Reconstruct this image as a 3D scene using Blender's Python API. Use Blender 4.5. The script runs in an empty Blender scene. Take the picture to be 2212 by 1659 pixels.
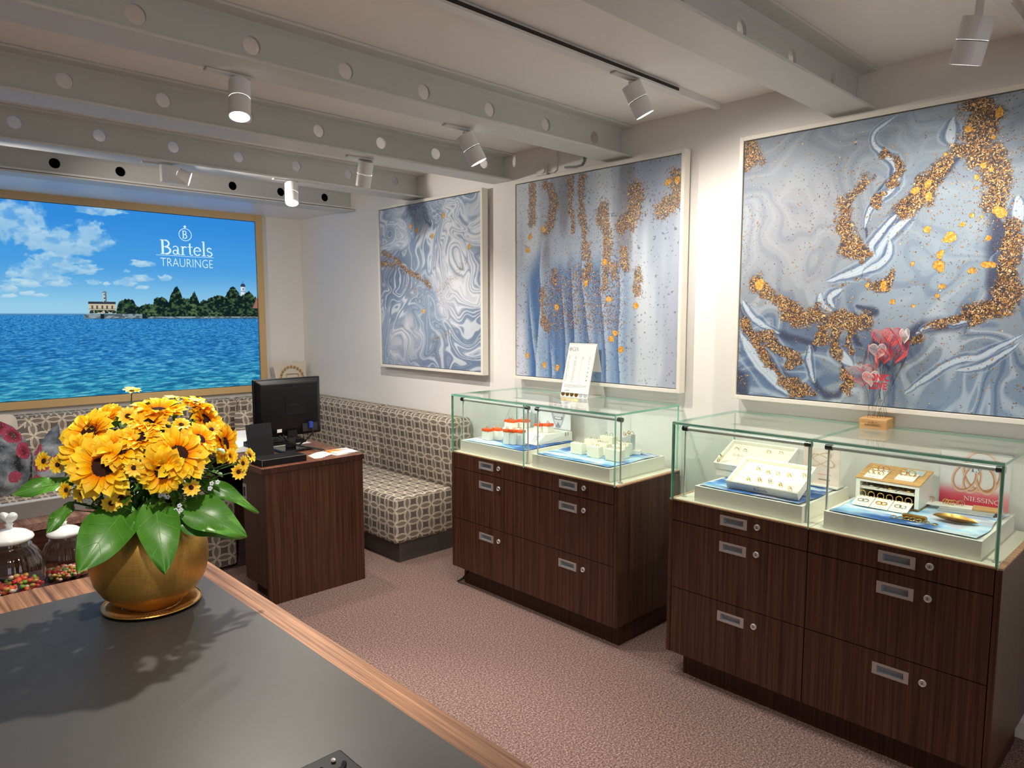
import bpy, math, random
import numpy as np
from mathutils import Vector, Matrix
random.seed(7)
PI = math.pi
sc = bpy.context.scene
COL = sc.collection

# ------------------------------------------------------------------ camera
cd = bpy.data.cameras.new('camera')
cam = bpy.data.objects.new('camera', cd)
COL.objects.link(cam)
fw = Vector((0.69022297, 0.71615195, -0.10353079)).normalized()
rt = Vector((0.72002117, -0.6939521, 0.0)).normalized()
up = rt.cross(fw)
cam.matrix_world = Matrix(((rt.x, up.x, -fw.x, 0), (rt.y, up.y, -fw.y, 0), (rt.z, up.z, -fw.z, 1.6), (0, 0, 0, 1)))
cd.sensor_width = 36.0
cd.lens = 1538.3 / 2212 * 36
cd.shift_y = 11.8 / 2212
cd.clip_start = 0.02
sc.camera = cam

# ------------------------------------------------------------------ world, big lights, exposure
W = bpy.data.worlds.new('world'); sc.world = W; W.use_nodes = True
bg = W.node_tree.nodes['Background']
bg.inputs[0].default_value = (1.0, 0.97, 0.94, 1); bg.inputs[1].default_value = 0.13
sc.view_settings.view_transform = 'Standard'
sc.view_settings.look = 'None'
sc.view_settings.exposure = 0.38
sc.view_settings.gamma = 1.0
sc.view_settings.use_curve_mapping = False
sc.cycles.transparent_max_bounces = 32
sc.cycles.max_bounces = 10
sc.cycles.diffuse_bounces = 5
WARM = (1.0, 0.925, 0.84)

def light(kind, loc, aim, energy, color=WARM, size=0.03, cone=80, blend=0.6, sy=None):
    ld = bpy.data.lights.new('lamp_or_fill', kind); ld.energy = energy; ld.color = color
    if kind == 'SPOT':
        ld.spot_size = math.radians(cone); ld.spot_blend = blend; ld.shadow_soft_size = size
    else:
        ld.shape = 'RECTANGLE'; ld.size = size; ld.size_y = sy or size
    o = bpy.data.objects.new('lamp_or_fill', ld); COL.objects.link(o)
    o.location = loc
    o.rotation_euler = (Vector(aim) - Vector(loc)).to_track_quat('-Z', 'Y').to_euler()
    return o

# added unseen fill: a cool area light behind the camera, spots around the room
light('AREA', (0.6, -2.7, 1.5), (0.9, 3.0, 1.3), 16, (0.95, 0.98, 1.0), 3.0, sy=1.8)
for (x, y, tx, ty, tz, e) in [(0.15, 0.7, 0.52, 1.95, 1.15, 78), (-0.9, 1.6, -0.9, 1.7, 0.0, 34), (1.35, 1.15, 1.55, 1.5, 0.0, 58), (1.35, 2.6, 1.6, 2.9, 0.0, 44),
                              (1.2, -0.4, 1.3, -0.1, 0.0, 60), (-1.2, 3.6, -0.9, 3.5, 0.0, 60), (0.2, 4.3, 0.65, 5.0, 0.5, 60), (-0.6, -0.9, -0.6, -0.8, 0.0, 60), (1.2, 5.0, 1.9, 5.3, 0.4, 30), (0.5, 4.25, 3.1, 5.55, 1.5, 34), (-2.4, 0.5, -2.4, 0.6, 0, 110), (-2.2, 2.6, -2.2, 2.7, 0, 110), (0.3, -1.6, 0.4, -1.5, 0, 110), (2.0, -1.6, 2.0, -1.5, 0, 110)]:
    light('SPOT', (x, y, 2.36), (tx, ty, tz), e, WARM, 0.035, 78, 0.9)  # added fill spots without fittings, raising floor bounce, bouquet and corner

# ------------------------------------------------------------------ mesh helpers
class M:
    def __init__(s): s.v = []; s.f = []; s.mi = []
    def add(s, vs, fs, mi=0):
        n = len(s.v); s.v += [tuple(v) for v in vs]; s.f += [tuple(i + n for i in f) for f in fs]; s.mi += [mi] * len(fs)
        return s
    def box(s, x0, y0, z0, x1, y1, z1, mi=0):
        if x0 > x1: x0, x1 = x1, x0
        if y0 > y1: y0, y1 = y1, y0
        if z0 > z1: z0, z1 = z1, z0
        v = [(x0,y0,z0),(x1,y0,z0),(x1,y1,z0),(x0,y1,z0),(x0,y0,z1),(x1,y0,z1),(x1,y1,z1),(x0,y1,z1)]
        return s.add(v, [(0,3,2,1),(4,5,6,7),(0,1,5,4),(1,2,6,5),(2,3,7,6),(3,0,4,7)], mi)
    def hexa(s, b, t, mi=0):      # four bottom corners, four top corners, same order (counter-clockwise from above)
        return s.add(list(b) + list(t), [(0,3,2,1),(4,5,6,7),(0,1,5,4),(1,2,6,5),(2,3,7,6),(3,0,4,7)], mi)
    def cyl(s, p0, p1, r0, r1=None, n=24, mi=0):
        r1 = r0 if r1 is None else r1
        p0 = Vector(p0); p1 = Vector(p1); q = (p1 - p0).to_track_quat('Z', 'Y')
        v = []
        for p, r in ((p0, r0), (p1, r1)):
            for i in range(n):
                a = 2 * PI * i / n; v.append(p + q @ Vector((r * math.cos(a), r * math.sin(a), 0)))
        f = [(i, (i+1) % n, n + (i+1) % n, n + i) for i in range(n)] + [tuple(range(n))[::-1], tuple(range(n, 2*n))]
        return s.add(v, f, mi)
    def tube(s, pts, r, n=8, mi=0, closed=False):
        pts = [Vector(p) for p in pts]; m = len(pts); v = []; f = []
        for k, p in enumerate(pts):
            a = pts[k-1] if (k > 0 or closed) else p; b = pts[(k+1) % m] if (k < m-1 or closed) else p
            q = (b - a).to_track_quat('Z', 'Y'); rr = r[k] if isinstance(r, (list, tuple)) else r
            for i in range(n):
                t = 2 * PI * i / n; v.append(p + q @ Vector((rr * math.cos(t), rr * math.sin(t), 0)))
        for k in range(m if closed else m - 1):
            k2 = (k+1) % m
            for i in range(n): f.append((k*n+i, k*n+(i+1) % n, k2*n+(i+1) % n, k2*n+i))
        if not closed: f += [tuple(range(n))[::-1], tuple(range((m-1)*n, m*n))]
        return s.add(v, f, mi)
    def lathe(s, prof, c=(0,0,0), n=40, rib=0.0, ribn=0, mi=0):
        v = []; f = []; m = len(prof)
        for k, (r, z) in enumerate(prof):
            for i in range(n):
                a = 2 * PI * i / n; rr = r * (1 + rib * math.cos(ribn * a)) if 0 < k < m - 1 else r
                v.append((c[0] + rr * math.cos(a), c[1] + rr * math.sin(a), c[2] + z))
        for k in range(m - 1):
            for i in range(n): f.append((k*n+i, k*n+(i+1) % n, (k+1)*n+(i+1) % n, (k+1)*n+i))
        return s.add(v, f, mi)
    def torus(s, c, ax, R, r, n=24, m=8, flat=1.0, mi=0):
        q = Vector(ax).to_track_quat('Z', 'Y'); c = Vector(c); v = []; f = []
        for i in range(n):
            a = 2 * PI * i / n
            for j in range(m):
                b = 2 * PI * j / m
                rr = R + r * math.cos(b); v.append(c + q @ Vector((rr * math.cos(a), rr * math.sin(a), flat * r * math.sin(b))))
        for i in range(n):
            for j in range(m): f.append((i*m+j, ((i+1) % n)*m+j, ((i+1) % n)*m+(j+1) % m, i*m+(j+1) % m))
        return s.add(v, f, mi)
    def prism(s, poly, O, U, V, th, mi=0):   # flat polygon in the plane O,U,V with thickness along U x V
        O = Vector(O); U = Vector(U); V = Vector(V); N = U.cross(V).normalized() * th; n = len(poly)
        b = [O + U * p[0] + V * p[1] for p in poly]; t = [p + N for p in b]
        f = [tuple(range(n))[::-1], tuple(range(n, 2*n))] + [(i, (i+1) % n, n+(i+1) % n, n+i) for i in range(n)]
        return s.add(b + t, f, mi)
    def sphere(s, c, r, n=12, m=8, sx=1, sy=1, sz=1, mi=0):
        v = [(c[0], c[1], c[2] - r*sz)]; f = []
        for k in range(1, m):
            t = PI * k / m
            for i in range(n):
                a = 2*PI*i/n; v.append((c[0]+r*sx*math.sin(t)*math.cos(a), c[1]+r*sy*math.sin(t)*math.sin(a), c[2]-r*sz*math.cos(t)))
        v.append((c[0], c[1], c[2] + r*sz)); L = len(v) - 1
        for i in range(n):
            f.append((0, 1+(i+1) % n, 1+i)); f.append((L, L-n+i, L-n+(i+1) % n))
        for k in range(m-2):
            for i in range(n): f.append((1+k*n+i, 1+k*n+(i+1) % n, 1+(k+1)*n+(i+1) % n, 1+(k+1)*n+i))
        return s.add(v, f, mi)
    def mesh(s, name, mats, off=(0,0,0), smooth=False, uv=False):
        me = bpy.data.meshes.new(name)
        ox, oy, oz = off
        me.from_pydata([(v[0]-ox, v[1]-oy, v[2]-oz) for v in s.v], [], s.f)
        for m_ in (mats if isinstance(mats, (list, tuple)) else [mats]): me.materials.append(m_)
        if any(s.mi): me.polygons.foreach_set('material_index', s.mi)
        if smooth: me.polygons.foreach_set('use_smooth', [True] * len(s.f))
        if uv:
            u = me.uv_layers.new(name='UVMap')
            for p in me.polygons:
                n = p.normal; ax = max(range(3), key=lambda i: abs(n[i]))
                for li in p.loop_indices:
                    c = s.v[me.loops[li].vertex_index]
                    u.data[li].uv = ((c[1], c[2]), (c[0], c[2]), (c[1], c[0]))[ax]
        me.update(); return me

def loc_of(parent):
    l = Vector((0, 0, 0))
    while parent is not None:
        l += parent.location; parent = parent.parent
    return l
def obj(name, m, mat, parent=None, smooth=False, bevel=0, uv=False, local=False, seg=2):
    off = (0, 0, 0) if (local or parent is None) else loc_of(parent)
    me = m if isinstance(m, bpy.types.Mesh) else m.mesh(name, mat, off, smooth, uv)
    o = bpy.data.objects.new(name, me); COL.objects.link(o)
    if parent is not None: o.parent = parent
    if bevel:
        b = o.modifiers.new('bevel', 'BEVEL'); b.width = bevel; b.segments = seg; b.limit_method = 'ANGLE'; b.angle_limit = math.radians(40)
        if smooth is False and seg > 2: me.polygons.foreach_set('use_smooth', [True]*len(me.polygons))
    return o
def tag(o, label=None, cat=None, group=None, kind=None):
    if label: o['label'] = label
    if cat: o['category'] = cat
    if group: o['group'] = group
    if kind: o['kind'] = kind
    return o
def thing(name, label, cat, loc=(0,0,0), group=None):
    o = bpy.data.objects.new(name, None); COL.objects.link(o); o.location = loc; o.empty_display_size = 0.05
    return tag(o, label, cat, group)
def struct(name, m, mat, **k): return tag(obj(name, m, mat, **k), kind='structure')
def solo(name, m, mat, label, cat, group=None, **k): return tag(obj(name, m, mat, **k), label, cat, group)
def dup(root, loc=None, label=None, group=None):
    r = root.copy(); COL.objects.link(r)
    if loc is not None: r.location = loc
    if label: r['label'] = label
    if group: r['group'] = group
    for ch in list(root.children):
        c = ch.copy(); COL.objects.link(c); c.parent = r
        for g in list(ch.children):
            d = g.copy(); COL.objects.link(d); d.parent = c
    return r

# ------------------------------------------------------------------ materials
def lin(c): return tuple((x/12.92 if x <= 0.04045 else ((x+0.055)/1.055)**2.4) for x in c)
def S(r, g, b): return lin((r/255, g/255, b/255))
class NT:
    def __init__(s, name):
        s.m = bpy.data.materials.new(name); s.m.use_nodes = True; s.t = s.m.node_tree; s.t.nodes.clear()
        s.out = s.n('ShaderNodeOutputMaterial')
    def n(s, typ, **kw):
        x = s.t.nodes.new(typ)
        for k, v in kw.items(): setattr(x, k, v)
        return x
    def l(s, a, b): s.t.links.new(a, b)
    def set(s, node, **kw):
        for k, v in kw.items():
            i = node.inputs[k.replace('_', ' ')]
            if hasattr(v, 'is_output'): s.l(v, i)
            else: i.default_value = (tuple(v) + (1,)) if (isinstance(v, tuple) and len(v) == 3 and i.type == 'RGBA') else v
        return node
    def math(s, op, a, b=0.0, c=None, clamp=False):
        x = s.n('ShaderNodeMath', operation=op, use_clamp=clamp)
        for i, v in enumerate((a, b) if c is None else (a, b, c)):
            if hasattr(v, 'is_output'): s.l(v, x.inputs[i])
            else: x.inputs[i].default_value = v
        return x.outputs[0]
    def vmath(s, op, a, b=None):
        x = s.n('ShaderNodeVectorMath', operation=op)
        for i, v in enumerate((a, b)):
            if v is None: continue
            if hasattr(v, 'is_output'): s.l(v, x.inputs[i])
            else: x.inputs[i].default_value = v
        return x.outputs[1] if op in ('LENGTH', 'DISTANCE') else x.outputs[0]
    def mix(s, f, a, b):
        x = s.n('ShaderNodeMix', data_type='RGBA')
        for i, v in ((0, f), (6, a), (7, b)):
            if hasattr(v, 'is_output'): s.l(v, x.inputs[i])
            else: x.inputs[i].default_value = (tuple(v) + (1,)) if isinstance(v, tuple) else v
        return x.outputs[2]
    def ramp(s, f, stops):
        x = s.n('ShaderNodeValToRGB'); e = x.color_ramp.elements
        while len(e) < len(stops): e.new(0.5)
        for k, (p, c) in enumerate(stops): e[k].position = p; e[k].color = tuple(c) + (1,)
        s.l(f, x.inputs[0]); return x.outputs[0]
    def noise(s, scale, vec=None, detail=2.0, rough=0.5, dist=0.0):
        x = s.n('ShaderNodeTexNoise'); x.inputs['Scale'].default_value = scale; x.inputs['Detail'].default_value = detail
        x.inputs['Roughness'].default_value = rough; x.inputs['Distortion'].default_value = dist
        if vec is not None: s.l(vec, x.inputs['Vector'])
        return x.outputs[0]
    def coord(s, which='Object', scale=None):
        c = s.n('ShaderNodeTexCoord').outputs[which]
        if scale:
            mp = s.n('ShaderNodeMapping'); mp.inputs['Scale'].default_value = scale; s.l(c, mp.inputs[0]); c = mp.outputs[0]
        return c
    def bump(s, h, strength=0.3, dist=0.002):
        b = s.n('ShaderNodeBump'); b.inputs['Strength'].default_value = strength; b.inputs['Distance'].default_value = dist; s.l(h, b.inputs['Height']); return b.outputs[0]
    def bsdf(s, **kw):
        p = s.n('ShaderNodeBsdfPrincipled'); s.set(p, **kw); s.l(p.outputs[0], s.out.inputs[0]); return p
def flat(name, col, rough=0.5, metal=0.0, spec=0.5, bump=0, bscale=400, vary=0.0, **kw):
    t = NT(name)
    c = col
    if vary:
        nz = t.noise(bscale * 0.02 + 3, t.coord(), 3)
        c = t.mix(nz, tuple(x * (1 - vary) for x in col), tuple(min(1, x * (1 + vary)) for x in col))
    p = t.bsdf(Base_Color=c, Roughness=rough, Metallic=metal, **kw)
    p.inputs['Specular IOR Level'].default_value = spec
    if bump: t.l(t.bump(t.noise(bscale, t.coord(), 2), bump, 0.001), p.inputs['Normal'])
    return t.m
def wood(name, dark, light_, axis='z', freq=70, rough=0.42, lowf=1.6):
    t = NT(name); sc_ = {'x': (lowf, freq, freq), 'y': (freq, lowf, freq), 'z': (freq, freq, lowf)}[axis]
    v = t.coord('Object', sc_)
    a = t.noise(1.0, v, 4, 0.6); v2 = t.coord('Object', tuple(x * 3.1 if x > 5 else x * 1.5 for x in sc_)); b = t.noise(1.0, v2, 2, 0.5)
    f = t.math('ADD', t.math('MULTIPLY', a, 0.65), t.math('MULTIPLY', b, 0.35))
    c = t.ramp(f, [(0.36, dark), (0.5, tuple((x + y) / 2 * .9 for x, y in zip(dark, light_))), (0.66, light_)])
    p = t.bsdf(Base_Color=c, Roughness=rough); p.inputs['Specular IOR Level'].default_value = 0.35
    t.l(t.bump(f, 0.12, 0.001), p.inputs['Normal'])
    return t.m
def emit(name, col, st):
    t = NT(name); e = t.n('ShaderNodeEmission'); t.set(e, Color=col, Strength=st); t.l(e.outputs[0], t.out.inputs[0]); return t.m
def printed(name, rough=0.5, emission=0.0, gold=False):
    t = NT(name); a = t.n('ShaderNodeAttribute', attribute_name='print')
    c = a.outputs['Color']; g = a.outputs['Alpha']
    if emission:
        e = t.n('ShaderNodeEmission'); t.l(c, e.inputs[0]); e.inputs[1].default_value = emission; t.l(e.outputs[0], t.out.inputs[0]); return t.m
    p = t.bsdf(Roughness=rough); p.inputs['Specular IOR Level'].default_value = 0.25
    if gold:
        v = t.coord('Object')
        def flakes(scale, th0, grow):
            vo = t.n('ShaderNodeTexVoronoi'); vo.inputs['Scale'].default_value = scale; t.l(t.vmath('ADD', v, t.vmath('MULTIPLY', nzv, (0.02, 0.02, 0.02))), vo.inputs['Vector'])
            r = t.n('ShaderNodeSeparateColor'); t.l(vo.outputs['Color'], r.inputs[0])
            on = t.math('LESS_THAN', r.outputs[0], t.math('MULTIPLY', g, grow))
            return t.math('MULTIPLY', on, t.math('LESS_THAN', vo.outputs['Distance'], th0)), t.math('MULTIPLY', on, t.math('LESS_THAN', vo.outputs['Distance'], th0 * 1.35)), r
        nz = t.n('ShaderNodeTexNoise'); nz.inputs['Scale'].default_value = 60; t.l(v, nz.inputs['Vector']); nzv = nz.outputs['Color']
        f2, d2, r2 = flakes(170, 0.45, 0.62)
        n1 = t.noise(70, v, 4, .75); th = t.math('SUBTRACT', .82, t.math('MULTIPLY', g, .40))
        vg = t.n('ShaderNodeTexVoronoi'); vg.inputs['Scale'].default_value = 190; t.l(t.vmath('ADD', v, t.vmath('MULTIPLY', nzv, (0.02, 0.02, 0.02))), vg.inputs['Vector'])
        vr = t.n('ShaderNodeSeparateColor'); t.l(vg.outputs['Color'], vr.inputs[0])
        f1 = t.math('MULTIPLY', t.math('GREATER_THAN', n1, th), t.math('MULTIPLY', t.math('LESS_THAN', vg.outputs['Distance'], .5), t.math('GREATER_THAN', vr.outputs[0], .22))); d1 = t.math('GREATER_THAN', n1, t.math('SUBTRACT', th, .035))
        on = t.math('MAXIMUM', f1, f2); dk = t.math('MAXIMUM', d1, d2)
        solid = t.math('GREATER_THAN', g, 1.5)
        gc = t.ramp(t.math('ADD', t.math('MULTIPLY', vr.outputs[1], .5), t.math('MULTIPLY', t.noise(330, v, 2, .6), .6)), [(0.25, S(96, 64, 38)), (0.45, S(166, 116, 60)), (0.62, S(206, 160, 94)), (0.84, S(250, 224, 172))])
        sg = t.ramp(t.noise(120, v, 3), [(0.3, S(190, 126, 44)), (0.5, S(222, 162, 70)), (0.7, S(244, 206, 130))])
        sp = t.n('ShaderNodeTexVoronoi'); sp.inputs['Scale'].default_value = 260; t.l(v, sp.inputs['Vector'])
        sr = t.n('ShaderNodeSeparateColor'); t.l(sp.outputs['Color'], sr.inputs[0])
        spark = t.math('MULTIPLY', t.math('GREATER_THAN', sr.outputs[0], 0.86), t.math('LESS_THAN', sp.outputs['Distance'], 0.3))
        grain = t.noise(420, v, 2)
        c = t.mix(t.math('MULTIPLY', t.math('SUBTRACT', grain, 0.46), 0.6, clamp=True), c, S(226, 228, 234))
        c = t.mix(t.math('MULTIPLY', spark, 0.75), c, S(245, 245, 245))
        c = t.mix(t.math('MULTIPLY', dk, 0.75), c, S(52, 44, 50))
        c = t.mix(on, c, gc); c = t.mix(solid, c, sg)
    t.l(c, p.inputs['Base Color'])
    return t.m
def glass_mat(name, tint=(0.93, 0.975, 0.955), refl=1.0, add=0.0, rough=0.0):
    t = NT(name); tr = t.n('ShaderNodeBsdfTransparent'); t.set(tr, Color=tint)
    gl = t.n('ShaderNodeBsdfGlossy'); t.set(gl, Roughness=rough, Color=(1.0, 1.0, 1.0))
    fr = t.n('ShaderNodeFresnel'); fr.inputs[0].default_value = 1.5
    ge = t.n('ShaderNodeNewGeometry')
    f = t.math('MULTIPLY', t.math('ADD', t.math('MULTIPLY', fr.outputs[0], refl), add), t.math('SUBTRACT', 1.0, ge.outputs['Backfacing']), clamp=True)
    mx = t.n('ShaderNodeMixShader'); t.l(f, mx.inputs[0]); t.l(tr.outputs[0], mx.inputs[1]); t.l(gl.outputs[0], mx.inputs[2]); t.l(mx.outputs[0], t.out.inputs[0])
    return t.m
def fabric(name):
    t = NT(name); uv = t.n('ShaderNodeUVMap').outputs[0]
    p = t.vmath('ABSOLUTE', t.vmath('SUBTRACT', t.vmath('FRACTION', t.vmath('MULTIPLY', uv, (1/.098, 1/.087, 0))), (0.5, 0.5, 0)))
    R = 0.7071
    d1 = t.vmath('DISTANCE', p, (1, 0, 0)); d2 = t.vmath('DISTANCE', p, (0, 1, 0))
    ln = None
    for off, w in ((-0.025, 0.026), (0.05, 0.022)):
        for d in (d1, d2):
            k = t.math('LESS_THAN', t.math('ABSOLUTE', t.math('SUBTRACT', d, R + 0.02 - off)), w)
            ln = k if ln is None else t.math('MAXIMUM', ln, k)
    dia = t.math('MULTIPLY', t.math('GREATER_THAN', d1, R+.04), t.math('GREATER_THAN', d2, R+.04))
    c = t.mix(dia, S(142, 131, 119), S(112, 103, 95)); c = t.mix(ln, c, S(232, 218, 196))
    wv = t.noise(900, t.coord(), 2); c = t.mix(t.math('MULTIPLY', wv, 0.25), c, S(70, 62, 56))
    pr = t.bsdf(Base_Color=c, Roughness=0.85); pr.inputs['Specular IOR Level'].default_value = 0.15
    t.l(t.bump(t.math('ADD', t.math('MULTIPLY', ln, 0.5), wv), 0.25, 0.001), pr.inputs['Normal'])
    return t.m
def carpet():
    t = NT('carpet'); v = t.coord()
    a = t.noise(125, v, 3, 0.7); b = t.noise(330, v, 2)
    f = t.math('ADD', t.math('MULTIPLY', a, 0.6), t.math('MULTIPLY', b, 0.4))
    big = t.noise(2.2, v, 3)
    c = t.ramp(f, [(0.38, S(70, 52, 48)), (0.47, S(114, 91, 85)), (0.54, S(148, 122, 114)), (0.63, S(200, 174, 163))])
    c = t.mix(t.math('MULTIPLY', big, 0.2), c, S(112, 90, 84))
    p = t.bsdf(Base_Color=c, Roughness=0.95); p.inputs['Specular IOR Level'].default_value = 0.1
    t.l(t.bump(f, 0.9, 0.006), p.inputs['Normal'])
    return t.m
MAT = dict(
    wall=flat('wall_paint', S(238, 235, 230), 0.8, bump=0.15, bscale=160, spec=0.2),
    ceil=flat('ceiling_paint', S(244, 241, 238), 0.75, bump=0.06, bscale=60, spec=0.2),
    beam=flat('beam_paint', S(214, 214, 210), 0.45, spec=0.4, bump=0.05, bscale=40),
    soffit=flat('soffit_paint', S(238, 235, 232), 0.3, spec=0.5),
    dark=flat('void_shade', (0.004, 0.004, 0.004), 0.9),  # shade of the unlit cavity as a near-black colour
    white=flat('white_lacquer', S(240, 236, 226), 0.35), lampw=flat('lamp_white', S(232, 232, 232), 0.35),
    cream=flat('cream_leatherette', S(240, 234, 214), 0.55), paper=flat('paper_white', S(244, 242, 236), 0.6),
    framew=flat('frame_white', S(236, 230, 218), 0.5), grayp=flat('grey_lacquer', S(150, 148, 146), 0.5),
    groove=flat('groove_black', (0.02, 0.02, 0.022), 0.6), black=flat('black_plastic', (0.006, 0.006, 0.007), 0.4, spec=.3),
    blackm=flat('black_matte', (0.007, 0.007, 0.008), 0.5, spec=.25), blackg=flat('black_gloss', (0.008, 0.008, 0.01), 0.18),
    walnut=wood('dark_walnut', S(47, 26, 18), S(100, 63, 45), 'z', 105, 0.4), walnutx=wood('dark_walnut_plinth', S(36, 18, 12), S(84, 48, 34), 'z', 80, 0.45),
    topwood=wood('walnut_top', S(92, 58, 40), S(186, 136, 98), 'y', 60, 0.45), decktop=wood('desk_walnut', S(84, 48, 34), S(150, 98, 70), 'y', 60, 0.4),
    edge=wood('light_edge', S(170, 120, 90), S(216, 172, 138), 'y', 60, 0.5), oak=wood('oak', S(190, 138, 84), S(226, 182, 124), 'y', 60, 0.5),
    mat=flat('desk_mat', S(67, 65, 63), 0.42, bump=0.25, bscale=30, vary=0.12, spec=0.4), plinth=flat('bench_plinth', S(74, 68, 66), 0.5),
    gold=flat('gold_frame', S(212, 178, 124), 0.4), brushed=flat('steel', S(206, 204, 200), 0.32, metal=0.35), cap=flat('steel_dark', S(96, 96, 98), 0.2, metal=1.0),
    plate=flat('handle_alu', S(186, 178, 174), 0.4, metal=0.5), cup=flat('handle_cup', S(150, 158, 166), 0.35, metal=0.2),
    ringg=flat('ring_gold', S(230, 190, 110), 0.18, metal=1.0), ringw=flat('ring_white', S(215, 212, 205), 0.15, metal=1.0), ringr=flat('ring_rose', S(226, 176, 150), 0.18, metal=1.0),
    brass=flat('brass_satin', S(196, 150, 84), 0.32, metal=0.9), orange=flat('orange_cap', S(238, 92, 38), 0.4), carpet=carpet(), fabric=fabric('lattice_fabric'),
    glass=glass_mat('pane_glass'), glassedge=None, lampon=emit('lamp_glow', (1.0, 0.97, 0.92), 14), blue=flat('plug_blue', S(40, 70, 170), 0.4),
    pedestal=flat('grey_pedestal', S(176, 184, 186), 0.5), acrylic=glass_mat('acrylic', (0.97, 0.98, 0.98), 0.9), ceramic=flat('ceramic_white', S(226, 230, 228), 0.15),
    canvas=flat('canvas_cloth', S(216, 206, 190), 0.85, bump=0.3, bscale=500), dot=flat('gold_dot', S(186, 148, 84), 0.4, metal=0.6), thermo=flat('thermostat_plastic', S(222, 218, 205), 0.5),
    ink=flat('grey_ink', S(150, 150, 148), 0.7), inkd=flat('dark_ink', S(84, 84, 88), 0.7), inkr=flat('red_ink', S(214, 52, 66), 0.5), pinkw=flat('white_ink', S(248, 240, 236), 0.6),
    brown=flat('leather_brown', S(70, 52, 38), 0.6), petalw=flat('white_blossom', S(225, 230, 235), 0.6),
)
def ge():
    t = NT('glass_edge'); v = t.noise(6, t.coord(), 1)
    t.bsdf(Base_Color=t.mix(v, S(76, 156, 128), S(176, 232, 210)), Roughness=0.12)
    return t.m
MAT['glassedge'] = ge()

# ------------------------------------------------------------------ numpy noise for the printed surfaces
_T = np.random.RandomState(3).rand(256, 256)
def vn(x, y, s=0):
    x = np.asarray(x, float) + 17.3 * s; y = np.asarray(y, float) + 31.7 * s
    xi = np.floor(x).astype(int); yi = np.floor(y).astype(int); fx = x - xi; fy = y - yi
    fx = fx*fx*(3-2*fx); fy = fy*fy*(3-2*fy)
    g = lambda a, b: _T[(a) & 255, (b) & 255]
    return (g(xi, yi)*(1-fx)+g(xi+1, yi)*fx)*(1-fy)+(g(xi, yi+1)*(1-fx)+g(xi+1, yi+1)*fx)*fy
def fbm(x, y, o=4, s=0):
    r = 0; a = 0.5; t = 0
    for k in range(o): r = r + a*vn(x*2**k, y*2**k, s+k); t += a; a *= 0.5
    return r/t
def sm(a, b, x): t = np.clip((x-a)/(b-a), 0, 1); return t*t*(3-2*t)
def pd(u, v, pts):
    d = np.full(u.shape, 9.0)
    for (ax, ay), (bx, by) in zip(pts[:-1], pts[1:]):
        vx, vy = bx-ax, by-ay; t = np.clip(((u-ax)*vx+(v-ay)*vy)/(vx*vx+vy*vy+1e-9), 0, 1)
        d = np.minimum(d, np.hypot(u-ax-t*vx, v-ay-t*vy))
    return d
def pdt(u, v, pts):
    d = np.full(u.shape, 9.0); tt = np.zeros(u.shape); L = [math.hypot(b[0]-a[0], b[1]-a[1]) for a, b in zip(pts[:-1], pts[1:])]; T = sum(L); acc = 0
    for (ax, ay), (bx, by), l in zip(pts[:-1], pts[1:], L):
        vx, vy = bx-ax, by-ay; t = np.clip(((u-ax)*vx+(v-ay)*vy)/(vx*vx+vy*vy+1e-9), 0, 1); e = np.hypot(u-ax-t*vx, v-ay-t*vy); k = e < d
        d = np.where(k, e, d); tt = np.where(k, (acc+t*l)/T, tt); acc += l
    return d, tt
def mixc(a, b, t): return a*(1-t[:, None])+np.asarray(b)[None, :]*t[:, None] if np.ndim(b) == 1 else a*(1-t[:, None])+b*t[:, None]
def C(r, g, b): return np.array([r, g, b])/255.0
def panel(name, O, U, V, nx, ny, fn, mat, parent=None):
    """a flat printed sheet: fn(u,v) gives its sRGB colours, stored as a point attribute"""
    O = np.array(O, float); U = np.array(U, float); V = np.array(V, float)
    if parent is not None: O = O - np.array(loc_of(parent))
    u, v = np.meshgrid(np.linspace(0, 1, nx+1), np.linspace(0, 1, ny+1)); u = u.ravel(); v = v.ravel()
    P = O[None]+u[:, None]*U[None]+v[:, None]*V[None]
    r = fn(u, v); c, al = r if isinstance(r, tuple) else (r, np.zeros(len(u)))
    c = np.clip(c, 0, 1); c = np.where(c <= 0.04045, c/12.92, ((c+0.055)/1.055)**2.4)
    me = bpy.data.meshes.new(name); n = nx*ny
    me.vertices.add(len(P)); me.vertices.foreach_set('co', P.astype(np.float32).ravel())
    i, j = np.meshgrid(np.arange(nx), np.arange(ny)); a = (j*(nx+1)+i).ravel()
    q = np.stack([a, a+1, a+nx+2, a+nx+1], 1).astype(np.int32)
    me.loops.add(4*n); me.loops.foreach_set('vertex_index', q.ravel())
    me.polygons.add(n); me.polygons.foreach_set('loop_start', np.arange(0, 4*n, 4, dtype=np.int32))
    try: me.polygons.foreach_set('loop_total', np.full(n, 4, dtype=np.int32))
    except Exception: pass
    at = me.attributes.new('print', 'FLOAT_COLOR', 'POINT')
    at.data.foreach_set('color', np.concatenate([c, al[:, None]], 1).astype(np.float32).ravel())
    me.update(calc_edges=True); me.validate(); me.materials.append(mat)
    o = bpy.data.objects.new(name, me); COL.objects.link(o)
    if parent is not None: o.parent = parent
    return o

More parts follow.
